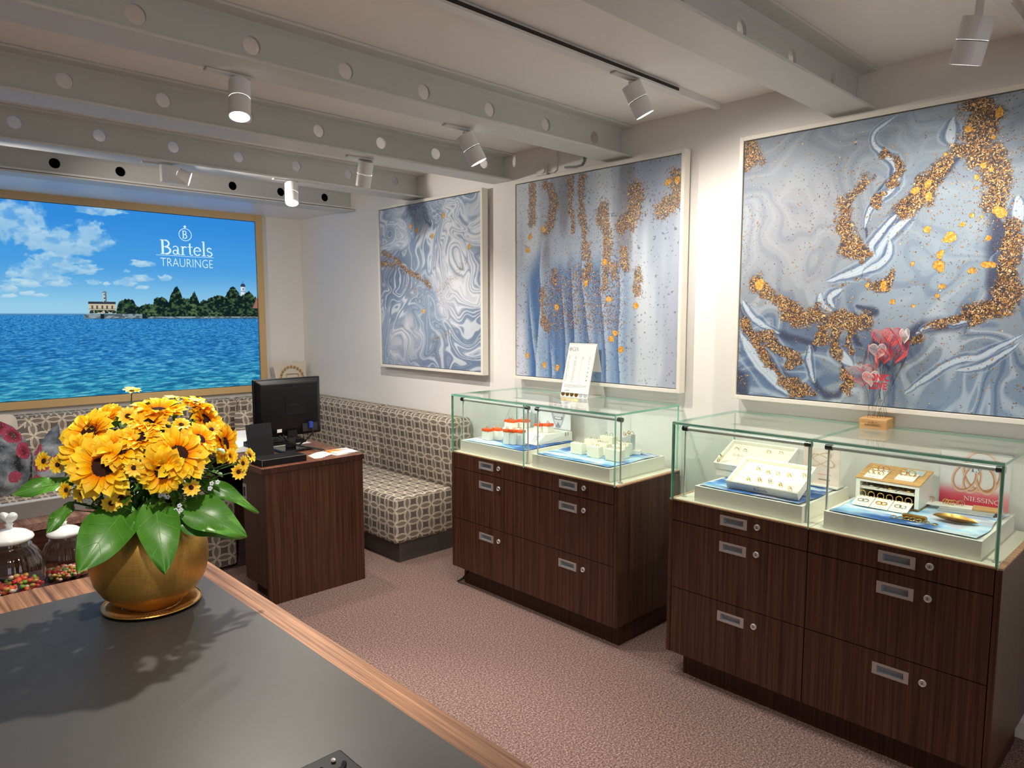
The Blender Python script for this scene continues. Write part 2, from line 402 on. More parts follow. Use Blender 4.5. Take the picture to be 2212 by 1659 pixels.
# ------------------------------------------------------------------ lettering
def arc(cx, cy, rx, ry, a0, a1, n=12): return [(cx+rx*math.cos(math.radians(a0+(a1-a0)*k/n)), cy+ry*math.sin(math.radians(a0+(a1-a0)*k/n))) for k in range(n+1)]
def sf(x, y, w=.24): return ([(x-w/2, y), (x+w/2, y)], .045)
GL = {
 'B': (.7, [([(.17, 0), (.17, 1)], .13), sf(.15, .02), sf(.15, .98), ([(.17, .975), (.32, .975)], .05), ([(.17, .52), (.34, .52)], .05), ([(.17, .025), (.34, .025)], .05), (arc(.32, .75, .22, .225, 90, -90), .1), (arc(.34, .27, .27, .245, 90, -90), .11)]),
 'a': (.5, [(arc(.2, .17, .13, .15, 0, 360), .07), ([(.36, .48), (.36, .06), (.46, .02)], .09), (arc(.22, .46, .14, .14, 0, 165), .06)]),
 'r': (.42, [([(.14, 0), (.14, .6)], .1), sf(.14, .02, .26), ([(.03, .58), (.14, .6)], .05), (arc(.29, .4, .13, .19, 155, 45), .075)]),
 't': (.36, [([(.16, .85), (.16, .12)], .09), (arc(.26, .12, .1, .1, 180, 310), .06), ([(.03, .6), (.33, .6)], .05)]),
 'e': (.5, [(arc(.25, .31, .2, .28, 5, 320, 16), .08), ([(.07, .34), (.45, .34)], .05)]),
 'l': (.3, [([(.15, 0), (.15, 1.05)], .1), sf(.15, .02, .26), ([(.04, 1.03), (.15, 1.04)], .04)]),
 's': (.42, [(arc(.2, .46, .13, .14, 25, 270), .075), (arc(.2, .16, .15, .15, 90, -155), .075)]),
 'N': (.82, [([(.14, 0), (.14, 1)], .05), ([(.12, 1), (.68, 0)], .12), ([(.68, 0), (.68, 1)], .05), sf(.14, .02), sf(.12, .98), sf(.68, .98)]),
 'I': (.38, [([(.19, 0), (.19, 1)], .12), sf(.19, .02, .28), sf(.19, .98, .28)]),
 'E': (.62, [([(.16, 0), (.16, 1)], .12), ([(.04, .025), (.54, .025)], .05), ([(.04, .975), (.52, .975)], .05), ([(.16, .5), (.42, .5)], .05), ([(.53, 0), (.55, .2)], .04), ([(.51, 1), (.51, .82)], .04)]),
 'S': (.55, [(arc(.27, .74, .19, .22, 20, 270), .1), (arc(.27, .27, .21, .25, 90, -160), .1)]),
 'G': (.82, [(arc(.43, .5, .36, .48, 40, 320, 20), .1), ([(.7, .15), (.7, .42)], .11), sf(.68, .43)]),
 'A': (.74, [([(.08, 0), (.37, 1)], .05), ([(.36, 1), (.66, 0)], .12), ([(.18, .35), (.56, .35)], .045), sf(.08, .02, .2), sf(.66, .02, .22)]),
}
def stroke(m, pts, w, O, U, V, th):
    n = len(pts)
    L = []; R_ = []
    for k, p in enumerate(pts):
        a = pts[max(0, k-1)]; b = pts[min(n-1, k+1)]; dx, dy = b[0]-a[0], b[1]-a[1]; l = math.hypot(dx, dy) or 1
        L.append((p[0]-dy/l*w/2, p[1]+dx/l*w/2)); R_.append((p[0]+dy/l*w/2, p[1]-dx/l*w/2))
    for k in range(n-1): m.prism([R_[k], R_[k+1], L[k+1], L[k]], O, U, V, th)
def serif(m, text, O, U, V, h, th=0.0006, width=None):
    U = Vector(U).normalized(); V = Vector(V).normalized(); O = Vector(O)
    tot = sum(GL[c][0] if c in GL else .35 for c in text); sx = (width/tot/h) if width else 1.0; x = 0
    for c in text:
        if c in GL:
            for pts, w in GL[c][1]: stroke(m, [(p[0]+x, p[1]) for p in pts], w, O, U*h*sx, V*h, th)
            x += GL[c][0]
        else: x += .35
    return tot*h*sx
def sans(m, text, O, U, V, h, th=0.0006, width=None, bold=0.0):
    cu = bpy.data.curves.new('lettering_curve', 'FONT'); cu.body = text; cu.size = 1.0; cu.offset = bold; cu.resolution_u = 3
    o = bpy.data.objects.new('lettering_curve', cu); COL.objects.link(o)
    dg = bpy.context.evaluated_depsgraph_get(); me = bpy.data.meshes.new_from_object(o.evaluated_get(dg))
    bpy.data.objects.remove(o)
    xs = [v.co.x for v in me.vertices]; ys = [v.co.y for v in me.vertices]; x0, x1, y0, y1 = min(xs), max(xs), min(ys), max(ys)
    k = h/(y1-y0); kx = (width/(x1-x0)) if width else k
    U = Vector(U).normalized(); V = Vector(V).normalized(); N = U.cross(V); O = Vector(O)
    vs = [O+U*((v.co.x-x0)*kx)+V*((v.co.y-y0)*k) for v in me.vertices]; nv = len(vs)
    fs = [tuple(p.vertices) for p in me.polygons]
    m.add([p+N*th for p in vs], fs)
    bpy.data.meshes.remove(me)

# ================================================================== the room
XW, YB, ZC = 3.175, 6.055, 2.605
struct('floor', M().box(-3.5, -3.0, -0.06, XW + 0.1, YB + 0.1, 0.0), MAT['carpet'])
struct('ceiling', M().box(-3.5, -3.0, ZC, XW + 0.1, YB + 0.1, ZC + 0.08), MAT['ceil'])
struct('wall_right', M().box(XW, -3.0, 0, XW + 0.1, YB + 0.1, ZC), MAT['wall'])
struct('wall_back', M().box(-3.5, YB, 0, XW, YB + 0.1, ZC), MAT['wall'])
struct('wall_left', M().box(-3.6, -3.0, 0, -3.5, YB + 0.1, ZC), MAT['wall'])
struct('baseboard_right', M().box(XW - 0.016, -3.0, 0, XW, 3.66, 0.07), MAT['framew'], bevel=0.004)
struct('trim_1', M().box(-3.5, 5.125, 2.455, XW, YB, 2.467), MAT['soffit'])           # soffit board over the seating corner
struct('void_shade_block', M().box(-3.5, 5.26, 2.47, XW, YB, 2.60), MAT['dark'])                 # near-black block: shade of the void behind the last beam put into colour

# steel I-beams with round holes through their webs
def beam(yc, x_first, pitch, zh, label, hole_skip=()):
    t = thing('steel_beam', label, 'beam', (0, yc, 2.4377), 'holed steel beams under the ceiling')
    hw, z0, z1, ft, wt = 0.0865, 2.4377, ZC, 0.012, 0.006
    x0, x1 = -3.5, XW - 0.002
    obj('bottom_flange', M().box(x0, yc-hw, z0, x1, yc+hw, z0+ft), MAT['beam'], t, bevel=0.003)
    obj('top_flange', M().box(x0, yc-hw, z1-ft, x1, yc+hw, z1-0.0005), MAT['beam'], t, bevel=0.003)
    m = M(); zb, zt = z0+ft, z1-ft; k0 = int((x0-x_first)/pitch)
    xs = [x_first+pitch*k for k in range(k0, 40) if x0+0.1 < x_first+pitch*k < x1-0.06]
    edges = [x0]+[(a+b)/2 for a, b in zip(xs[:-1], xs[1:])]+[x1]
    n = 32; r = 0.031
    for k, xh in enumerate(xs):
        a, b = edges[k], edges[k+1]; vs = []
        for side in (-wt, wt):
            for i in range(n):
                t_ = 2*PI*i/n+PI/n; c, s = math.cos(t_), math.sin(t_)
                vs.append((xh+r*c, yc+side, zh+r*s))
            for i in range(n):
                t_ = 2*PI*i/n+PI/n; c, s = math.cos(t_), math.sin(t_)
                kx = ((b-xh) if c > 0 else (xh-a))/max(abs(c), 1e-6); kz = ((zt-zh) if s > 0 else (zh-zb))/max(abs(s), 1e-6)
                q = min(kx, kz); vs.append((xh+q*c, yc+side, zh+q*s))
        f = []
        for i in range(n):
            j = (i+1) % n
            f.append((i, n+i, n+j, j)); f.append((2*n+j, 3*n+j, 3*n+i, 2*n+i)); f.append((i, j, 2*n+j, 2*n+i))
        m.add(vs, f)
        for (cx_, cz_) in ((a, zb), (a, zt), (b, zb), (b, zt)):      # square off the corners between the fans
            ex = [v for v in vs[n:2*n] if (v[0]-xh)*(cx_-xh) > 0 and (v[2]-zh)*(cz_-zh) > 0]
            va = min(ex, key=lambda v: abs(v[0]-cx_)+1e-3*abs(v[2]-cz_)); on_x = [v for v in ex if abs(v[0]-cx_) < 1e-6]; on_z = [v for v in ex if abs(v[2]-cz_) < 1e-6]
            if on_x and on_z:
                p = max(on_x, key=lambda v: abs(v[2]-zh)); q = max(on_z, key=lambda v: abs(v[0]-xh))
                m.add([p, (cx_, p[1], cz_), q], [(0, 1, 2)]); m.add([(w[0], yc+wt, w[2]) for w in (p, (cx_, 0, cz_), q)], [(2, 1, 0)])
    obj('web', m, MAT['beam'], t)
    fl = M()
    for sgn in (-1, 1):
        for zz, dz in ((zb, 1), (zt, -1)):
            fl.add([(x0, yc+sgn*wt, zz+dz*0.014), (x1, yc+sgn*wt, zz+dz*0.014), (x1, yc+sgn*(wt+0.014), zz), (x0, yc+sgn*(wt+0.014), zz)], [(0, 1, 2, 3)])
    obj('weld_fillet', fl, MAT['beam'], t)
    return t
beam(1.228, 1.845, 0.3660, 2.522, 'white holed steel beam ending above the large painting at right')
beam(2.454, 0.758, 0.3660, 2.518, 'white holed steel beam ending above the blue striped painting')
beam(3.376, 0.765, 0.3735, 2.533, 'white holed steel beam ending between the striped and the swirled painting')
beam(4.292, 0.747, 0.3720, 2.541, 'white holed steel beam ending at the top of the swirled painting')
beam(5.200, 1.098, 0.3690, 2.531, 'white steel beam with black holes along the soffit edge')
beam(0.309, 0.75, 0.3660, 2.522, 'white holed steel beam running above the camera, nearest of all')

# surface track and its end pieces, spotlights
def track(x0, x1, y, label):
    t = thing('light_track', label, 'track light', (x0, y, ZC))
    obj('rail', M().box(x0, y-0.018, ZC-0.034, x1, y+0.018, ZC), MAT['lampw'], t, bevel=0.002)
    obj('slot', M().box(x0+0.02, y-0.026, ZC-0.024, x1-0.17, y-0.0178, ZC-0.012), MAT['groove'], t)
    obj('lip', M().box(x0+0.01, y-0.026, ZC-0.035, x1-0.16, y-0.018, ZC-0.026), MAT['lampw'], t)
    obj('end_feed', M().box(x1, y-0.014, ZC-0.028, x1+0.2, y+0.014, ZC), MAT['lampw'], t, bevel=0.002)
    return t
track(0.2, 2.95, 1.853, 'long white light track on the ceiling between two beams')
track(2.66, 2.90, 0.62, 'short white light track at the top right corner of the picture')

def spot(pos, aim, ztop, label, energy, tilt=True, cone=70, n_off=(0, 0), ad=0.2, ax='x', length=0.135, rad=0.0405, blend=.5, color=WARM):
    """pos: top centre of the can"""
    t = thing('spotlight', label, 'spotlight', (pos[0], pos[1], ztop), 'white can spotlights under the ceiling')
    p = Vector(pos); d = (Vector(aim)-p).normalized(); e = p + d*length
    x0 = pos[0]-ad*0.6
    obj('adapter', M().box(x0, pos[1]-0.015, ztop-0.008, x0+ad*.8, pos[1]+0.015, ztop-0.0005), MAT['beam'], t, bevel=0.002)
    obj('knuckle', M().cyl((pos[0], pos[1], ztop-0.014), p + d*0.015, 0.011), MAT['lampw'], t)
    mid = p + d*length*0.5
    obj('upper_can', M().cyl(p, mid - d*0.0016, rad, n=36), MAT['lampw'], t, bevel=0.002)
    obj('groove', M().cyl(mid - d*0.0016, mid + d*0.0016, rad-0.0025, n=36), MAT['groove'], t)
    lo = M(); q = d.to_track_quat('Z', 'Y'); n = 36
    prof = [(rad, 0.0016, mid), (rad, 0, e), (rad-0.003, 0, e), (rad-0.006, -0.012, e)]
    vs = []
    for r, o_, c in prof:
        for i in range(n): a = 2*PI*i/n; vs.append(c + d*o_ + q @ Vector((r*math.cos(a), r*math.sin(a), 0)))
    lo.add(vs, [(k*n+i, k*n+(i+1) % n, (k+1)*n+(i+1) % n, (k+1)*n+i) for k in range(3) for i in range(n)])
    obj('lower_can', lo, MAT['lampw'], t)
    lens = M().cyl(e - d*0.013, e - d*0.011, rad-0.005, n=36)
    obj('lens', lens, MAT['lampon'], t)
    lt = light('SPOT', tuple(e + d*0.004), tuple(e + d), energy, color, 0.02, cone, blend)
    lt.parent = t; lt.location = Vector(lt.location) - t.location
    return t
Zf = 2.4377
spot((1.115, 2.535, 2.415), (0.86, 2.10, 0.77), Zf, 'white spotlight hanging straight down, nearest to the left above the sunflowers', 92, cone=76, rad=.037)
spot((2.146, 2.535, 2.410), (2.70, 2.18, 1.20), Zf, 'white spotlight tilted right, hanging in the middle below the second beam', 38, cone=150, blend=1)
spot((2.465, 1.853, 2.545), (2.98, 1.48, 1.35), 2.571, 'white spotlight tilted right on the long ceiling track', 30, cone=150, blend=1)
spot((2.167, 3.376, 2.425), (2.24, 3.95, 1.00), Zf, 'white spotlight with unseen lens under the third beam', 64, cone=150, blend=.9)
spot((2.173, 4.245, 2.415), (1.93, 3.75, 1.20), Zf, 'white spotlight lit towards the camera, farthest back above the monitor', 34, cone=90)
spot((1.435, 4.285, 2.405), (2.30, 3.93, 2.11), Zf, 'boxy white spotlight seen from the side, left of the others', 40, cone=90, blend=1)
spot((2.585, 0.645, 2.50), (2.90, 1.10, 1.0), 2.571, 'large white spotlight cut off by the top right edge of the picture', 34, cone=150, rad=0.045, blend=1)
b6 = [o for o in COL.objects if o.name.startswith('spotlight') and o.get('label', '').startswith('boxy')][0]
obj('driver_box', M().box(1.40, 4.225, 2.335, 1.50, 4.262, 2.428), MAT['lampw'], b6, bevel=0.003)

t = thing('thermostat', 'small cream room thermostat with round dial above the striped painting', 'thermostat', (XW, 3.015, 2.46))
obj('housing', M().box(XW-0.026, 2.975, 2.428, XW, 3.055, 2.506), MAT['thermo'], t, bevel=0.004)
obj('dial', M().cyl((XW-0.034, 3.005, 2.458), (XW-0.026, 3.005, 2.458), 0.022), MAT['thermo'], t, bevel=0.002)
cable = M().tube([(XW-0.006, 2.975, 2.445), (XW-0.006, 2.93, 2.441), (XW-0.006, 2.912, 2.45), (XW-0.006, 2.905, 2.50), (XW-0.006, 2.905, 2.60)], 0.005)
solo('cable_conduit', cable, MAT['wall'], 'thin white cable running up the wall beside the thermostat', 'cable')
cable = M().tube([(XW-0.006, 2.845, 2.455), (XW-0.006, 2.76, 2.447), (XW-0.006, 2.715, 2.45), (XW-0.006, 2.70, 2.47), (XW-0.006, 2.698, 2.60)], 0.006)
solo('cable_conduit', cable, MAT['grayp'], 'grey bent cable on the wall under the second beam end', 'cable')

# ================================================================== paintings (stroke paths in each picture's own 0..1 plane)
G1 = [([(0.021,0.734),(0.18,0.672),(0.281,0.607),(0.451,0.543),(0.533,0.491)],0.025),([(0.019,0.657),(0.153,0.643)],0.03),([(0.327,0.452),(0.449,0.428)],0.03),([(0.613,0.46),(0.791,0.564),(0.855,0.601)],0.03),([(0.584,0.101),(0.606,0.072)],0.03),([(0.561,0.164),(0.721,0.223)],0.03),([(0.303,0.497),(0.39,0.473)],0.04)]
B1 = [(0.668,0.904),(0.56,0.793),(0.465,0.343),(0.401,0.841),(0.344,0.871),(0.902,0.708)]
G2 = [([(0.115,0.985),(0.115,0.874),(0.11,0.799)],0.028),([(0.203,0.974),(0.254,0.91),(0.215,0.746)],0.03),([(0.372,0.987),(0.378,0.832),(0.394,0.73)],0.018),([(0.443,0.978),(0.449,0.852),(0.469,0.724),(0.479,0.597)],0.024),([(0.585,0.823),(0.596,0.652),(0.598,0.515),(0.591,0.445)],0.032),([(0.761,0.883),(0.763,0.771),(0.698,0.732)],0.04),([(0.7,0.611),(0.71,0.543)],0.025),([(0.785,0.507),(0.787,0.427)],0.025),([(0.976,0.905),(0.971,0.832),(0.897,0.777)],0.04),([(0.49,0.554),(0.482,0.462)],0.022),([(0.642,0.546),(0.643,0.499)],0.03),([(0.267,0.543),(0.278,0.491)],0.02),([(0.196,0.448),(0.197,0.343),(0.234,0.252)],0.02)]
B2 = [(0.196,0.754),(0.481,0.473),(0.289,0.361),(0.776,0.363),(0.639,0.209),(0.084,0.658),(0.099,0.725),(0.98,0.896),(0.932,0.89),(0.082,0.109),(0.204,0.064),(0.66,0.237),(0.622,0.393),(0.593,0.57),(0.696,0.162),(0.297,0.054)]
C2 = [([(0.179,0.681),(0.17,0.532),(0.181,0.418),(0.151,0.113)],0.012),([(0.318,0.526),(0.329,0.416),(0.351,0.194)],0.008),([(0.385,0.574),(0.397,0.414),(0.409,0.225)],0.01),([(0.451,0.627),(0.453,0.485),(0.473,0.377),(0.504,0.192)],0.008),([(0.562,0.619),(0.569,0.411),(0.594,0.235),(0.605,0.131)],0.01),([(0.676,0.558),(0.683,0.409),(0.678,0.237),(0.687,0.009)],0.008),([(0.09,0.459),(0.112,0.266),(0.146,0.073)],0.01),([(0.239,0.229),(0.261,0.041)],0.01)]
G3 = [([(0.794,0.974),(0.804,0.93),(0.803,0.874)],0.06),([(0.841,0.881),(0.845,0.816),(0.858,0.708),(0.882,0.62),(0.9,0.576),(0.894,0.469),(0.9,0.382),(0.873,0.344),(0.817,0.317)],0.03),([(0.807,0.822),(0.748,0.84),(0.691,0.791),(0.652,0.742),(0.604,0.684)],0.035),([(0.473,0.784),(0.427,0.751),(0.405,0.715),(0.399,0.642),(0.412,0.576),(0.452,0.54)],0.03),([(0.227,0.334),(0.303,0.319),(0.361,0.314),(0.421,0.309),(0.463,0.301)],0.035),([(0.303,0.319),(0.324,0.265),(0.325,0.237)],0.02),([(0.021,0.283),(0.056,0.231),(0.103,0.155),(0.175,0.091),(0.265,0.032),(0.316,0.021)],0.018),([(0.64,0.235),(0.697,0.293),(0.809,0.314),(0.861,0.348),(0.892,0.412),(0.892,0.473)],0.016),([(0.387,0.253),(0.385,0.191),(0.421,0.106),(0.433,0.049)],0.014),([(0.099,0.253),(0.171,0.188),(0.234,0.165),(0.21,0.134)],0.022),([(0.438,0.258),(0.44,0.202),(0.488,0.147)],0.012),([(0.076,0.447),(0.164,0.375),(0.227,0.324)],0.03),([(0.347,0.414),(0.46,0.444),(0.548,0.432),(0.567,0.476)],0.015),([(0.015,0.973),(0.034,0.932)],0.04),([(0.534,0.935),(0.527,0.889),(0.562,0.809),(0.5,0.704)],0.014)]
D3 = [([(0.0,0.371),(0.044,0.252),(0.158,0.116),(0.296,0.015)],0.02),([(0.098,0.273),(0.206,0.235),(0.288,0.216),(0.309,0.178)],0.014),([(0.297,0.216),(0.298,0.138),(0.334,0.052),(0.392,0.027),(0.433,0.073),(0.406,0.143),(0.386,0.171)],0.008),([(0.845,0.816),(0.858,0.708),(0.875,0.62),(0.874,0.578),(0.88,0.47),(0.878,0.383),(0.854,0.335),(0.797,0.313)],0.022),([(0.748,0.84),(0.671,0.776),(0.603,0.693),(0.57,0.659),(0.534,0.582)],0.018),([(0.482,0.906),(0.544,0.826),(0.542,0.775),(0.5,0.723),(0.47,0.669),(0.469,0.587)],0.007),([(0.62,0.235),(0.678,0.289),(0.809,0.31),(0.878,0.36)],0.02),([(-0.002,0.086),(0.03,0.003)],0.03),([(0.441,0.361),(0.522,0.342),(0.479,0.319)],0.012),([(0.436,0.282),(0.457,0.23),(0.48,0.212)],0.012)]
L3 = [([(0.566,0.997),(0.493,0.956),(0.49,0.91),(0.552,0.838),(0.558,0.81),(0.552,0.765),(0.483,0.682),(0.472,0.621)],0.009),([(0.63,0.686),(0.573,0.622),(0.53,0.568),(0.505,0.517),(0.456,0.475),(0.338,0.45)],0.014),([(0.566,0.664),(0.519,0.602),(0.489,0.561),(0.5,0.521)],0.008),([(0.548,0.581),(0.546,0.519),(0.465,0.465)],0.01),([(0.318,0.405),(0.324,0.367),(0.36,0.338)],0.008),([(0.393,0.413),(0.353,0.386),(0.368,0.348)],0.012),([(0.651,0.266),(0.698,0.284),(0.828,0.302)],0.006),([(0.956,0.251),(0.852,0.19),(0.758,0.161),(0.629,0.055)],0.007),([(0.957,0.227),(0.854,0.165),(0.782,0.14)],0.006),([(0.389,0.219),(0.404,0.181),(0.452,0.141)],0.02),([(0.004,0.251),(0.105,0.113),(0.24,0.015)],0.02),([(0.016,0.387),(0.07,0.308),(0.168,0.253)],0.01),([(0.288,0.211),(0.291,0.137),(0.314,0.065)],0.008),([(0.72,0.954),(0.717,0.902),(0.724,0.866)],0.012),([(0.907,0.677),(0.917,0.582)],0.015),([(0.902,0.533),(0.923,0.489)],0.03)]
B3 = [(0.662,0.75,0.013),(0.666,0.711,0.012),(0.82,0.79,0.011),(0.838,0.777,0.007),(0.799,0.754,0.008),(0.801,0.723,0.007),(0.866,0.638,0.017),(0.795,0.637,0.009),(0.821,0.63,0.006),(0.769,0.611,0.009),(0.736,0.571,0.016),(0.71,0.519,0.016),(0.707,0.483,0.017),(0.629,0.491,0.01),(0.803,0.465,0.009),(0.845,0.478,0.013),(0.861,0.481,0.009),(0.54,0.421,0.013),(0.487,0.425,0.008),(0.718,0.416,0.01),(0.709,0.384,0.008),(0.57,0.365,0.009),(0.639,0.35,0.006),(0.843,0.563,0.007),(0.848,0.946,0.011),(0.838,0.873,0.009),(0.767,0.911,0.011),(0.668,0.604,0.009),(0.625,0.737,0.01),(0.708,0.842,0.008),(0.082,0.442,0.015)]
CL = [(0.968,2.272,0.169,0.157),(1.111,2.173,0.112,0.097),(1.249,2.128,0.207,0.072),(1.336,2.124,0.243,0.093),(1.474,2.201,0.105,0.081),(1.109,1.898,0.156,0.059),(1.182,1.951,0.115,0.059),(1.34,1.931,0.181,0.034),(1.446,1.963,0.061,0.02),(1.813,1.998,0.088,0.025),(1.791,1.883,0.094,0.029),(1.691,1.845,0.072,0.024),(1.47,1.845,0.043,0.02),(1.261,1.832,0.094,0.029),(1.063,1.825,0.098,0.033),(0.952,1.79,0.06,0.029),(1.059,1.754,0.05,0.02),(1.141,1.743,0.04,0.016),(1.563,1.837,0.022,0.014),(1.814,1.816,0.051,0.015),(1.985,1.894,0.05,0.022),(1.705,1.937,0.023,0.014),(1.529,2.375,0.177,0.037),(1.234,1.87,0.088,0.02),(0.949,1.733,0.043,0.016),(1.271,2.004,0.148,0.05)]
SK = [(1.403,1.578),(1.422,1.607),(1.619,1.627),(1.634,1.694),(1.653,1.708),(1.672,1.721),(1.716,1.727),(1.746,1.709),(1.769,1.669),(1.782,1.665),(1.808,1.682),(1.866,1.69),(1.885,1.676),(1.894,1.732),(1.921,1.742),(1.954,1.746),(1.986,1.726),(2.001,1.698),(2.009,1.726),(2.017,1.761),(2.035,1.783),(2.057,1.822),(2.068,1.834),(2.081,1.819),(2.096,1.784),(2.111,1.735),(2.135,1.742),(2.162,1.729),(2.181,1.757),(2.206,1.801),(2.223,1.758),(2.235,1.723),(2.241,1.701),(2.275,1.73),(2.303,1.724),(2.325,1.746),(2.369,1.761),(2.428,1.766),(2.454,1.755),(2.477,1.792),(2.505,1.837),(2.524,1.845),(2.543,1.834),(2.572,1.794),(2.586,1.765),(2.621,1.781),(2.657,1.811),(2.687,1.789),(2.709,1.76),(2.748,1.745),(2.796,1.738)]
def iq(x, y, s, k):
    q1 = fbm(x*2, y*2, 3, s); q2 = fbm(x*2+5.2, y*2+1.3, 3, s+3)
    r1 = fbm(x*2+k*q1+1.7, y*2+k*q2+9.2, 3, s+6); r2 = fbm(x*2+k*q1+8.3, y*2+k*q2+2.8, 3, s+9)
    return fbm(x*1.5+k*r1, y*1.5+k*r2, 3, s+12), q1, r1
def art(u, v, kind):
    if kind == 1:
        f, q1, r1 = iq(u*1.15, v*1.15, 1, 2.6)
        base = mixc(np.tile(C(132, 150, 172), (len(u), 1)), C(196, 204, 213), sm(.38, .62, f))
        base = mixc(base, C(212, 209, 213), .8*sm(.5, .62, q1)*sm(.9, .2, np.hypot(u-.35, v-.35)))
        base = mixc(base, C(76, 86, 116), .8*sm(.30, .05, pd(u, v, [(-.1, .98), (.22, .95), (.2, .7), (.0, .58)]))*sm(.35, .55, r1))
        base = mixc(base, C(92, 108, 138), .65*sm(.3, .0, pd(u, v, [(.35, -.05), (1.0, -.02), (1.02, .22)]))*sm(.6, .4, f))
        ph = f*11+r1*2; b1 = .5+.5*np.sin(2*PI*ph)
        amp = sm(.35, .6, fbm(u*3, v*3, 2, 44)); fine = .5+.5*np.sin(2*PI*(f*29+q1*3))
        base = mixc(base, C(98, 124, 154), .55*sm(.3, .0, b1)*(.3+.7*amp)); base = mixc(base, C(226, 230, 233), .7*sm(.62, .95, b1)*(.35+.65*amp))
        base = mixc(base, C(120, 144, 170), .35*sm(.3, 0, fine)*(1-amp)); base = mixc(base, C(222, 227, 231), .35*sm(.7, 1, fine)*(1-.5*amp))
        g = np.zeros(len(u))
        for pts, w in G1: g = np.maximum(g, sm(w*1.5, 0, pd(u, v, pts))*(1. if pts[0][0] < .1 else .45))
        for x, y in B1: g = np.where(np.hypot(u-x, (v-y)*.8) < .013, 2., g)
        return base, g*np.clip(.5+fbm(u*20, v*20, 2, 50), 0, 1.3)
    if kind == 2:
        wob = .03*(fbm(u*4, v*3, 3, 2)-.5)
        col = fbm((u+wob)*9, v*.9, 3, 3)
        base = mixc(np.tile(C(158, 172, 188), (len(u), 1)), C(198, 206, 214), sm(.35, .65, col))
        base = mixc(base, C(150, 158, 178), .6*sm(.45, .7, fbm(u*5, v*2, 3, 7)))
        mask = sm(.04, .14, u+wob)*sm(.76, .66, u+wob)*sm(.66, .5, v+.25*(fbm(u*8, v*3, 3, 11)-.5))
        blue = mixc(np.tile(C(64, 108, 160), (len(u), 1)), C(136, 162, 194), sm(.3, .7, fbm((u+wob)*13, v*1.1, 3, 14)))
        base = mixc(base, blue, mask)
        top = sm(.08, .2, u)*sm(.82, .72, u)*sm(.5, .66, v)*sm(.45, .62, fbm((u+wob)*8, v*1.5, 3, 21))
        base = mixc(base, C(116, 116, 124), .75*top)
        for pts, w in C2:
            pv = np.array([p[1] for p in pts])[::-1]; pu = np.array([p[0] for p in pts])[::-1]; o_ = np.argsort(pv); vt = pv.max()
            off = u+wob*.6-np.interp(v, pv[o_], pu[o_]); ww = .035*(1+1.1*np.clip(vt-v, 0, .5)); vf = sm(vt+.06, vt-.16, v+.05*(fbm(u*12, v*4, 2, 55)-.5))
            base = mixc(base, C(184, 202, 218), .8*vf*sm(ww, 0, off)*(off > 0)); base = mixc(base, C(44, 88, 142), .55*vf*sm(.03, 0, -off)*(off <= 0)); base = mixc(base, C(30, 66, 116), .6*vf*sm(.004, 0, np.abs(off)))
        base = mixc(base, C(206, 208, 220), .8*sm(.1, .02, u+.08*(v-.3))*sm(.4, .2, v))
        base = mixc(base, C(84, 92, 108), .7*(fbm(u*110, v*90, 2, 33) > .79)*sm(.1, .5, fbm(u*4, v*4, 2, 36)))
        g = .12*sm(.7, .4, np.abs(v-.55))*(u < .78)
        for pts, w in G2: g = np.maximum(g, sm(w*1.9, w*.4, pd(u+wob, v, pts)+(fbm(u*26, v*12, 3, 61)-.5)*.05)*.95)
        g = np.maximum(g, .62*mask*sm(.12, .3, v)*(u > .2))
        for k, (x, y) in enumerate(B2): g = np.where(np.hypot(u-x, v-y) < .011*(1+.8*vn(u*90, v*90, k)), 2., g)
        return base, g
    f, qx, qy = iq(u*1.0, v*1.0, 40, 1.6)
    base = mixc(np.tile(C(119, 131, 143), (len(u), 1)), C(148, 164, 176), sm(.35, .65, f))
    base = mixc(base, C(162, 166, 173), .8*sm(.42, .1, np.hypot(u-.2, v-.62)))
    base = mixc(base, C(152, 172, 188), .8*sm(.3, .08, np.hypot((u-.65)*.8, v-.42)))
    base = mixc(base, C(122, 150, 180), .75*sm(.35, .05, np.hypot((u-.9)*.7, v-.0)))
    base = mixc(base, C(92, 122, 160), .8*sm(.28, .08, np.hypot((u-.1)*.8, v-.1)))
    st = .5+.5*np.sin(2*PI*(f*13+2*qy))
    low = sm(.5, .25, v)
    base = mixc(base, C(66, 90, 128), .6*sm(.3, 0, st)*(.25+.75*low)); base = mixc(base, C(206, 216, 224), .5*sm(.8, 1, st)*(.25+.75*low))
    wu = u+.05*(fbm(u*6, v*6, 3, 22)-.5)+.012*(fbm(u*30, v*30, 2, 24)-.5); wv = v+.05*(fbm(u*6, v*6, 3, 26)-.5)+.012*(fbm(u*30, v*30, 2, 28)-.5)
    for k, (pts, w) in enumerate(D3):
        d, tt = pdt(wu, wv, pts); n = fbm(u*9, v*9, 2, 70+k); wt = w*(.12+np.sin(PI*np.clip(tt, 0, 1))**.5); base = mixc(base, C(46, 54, 80), .85*sm(wt*(.9+1.4*n), wt*.2, d))
    wu = u+.03*(fbm(u*7, v*7, 3, 22)-.5)+.006*(fbm(u*40, v*40, 2, 24)-.5); wv = v+.03*(fbm(u*7, v*7, 3, 26)-.5)+.006*(fbm(u*40, v*40, 2, 28)-.5)
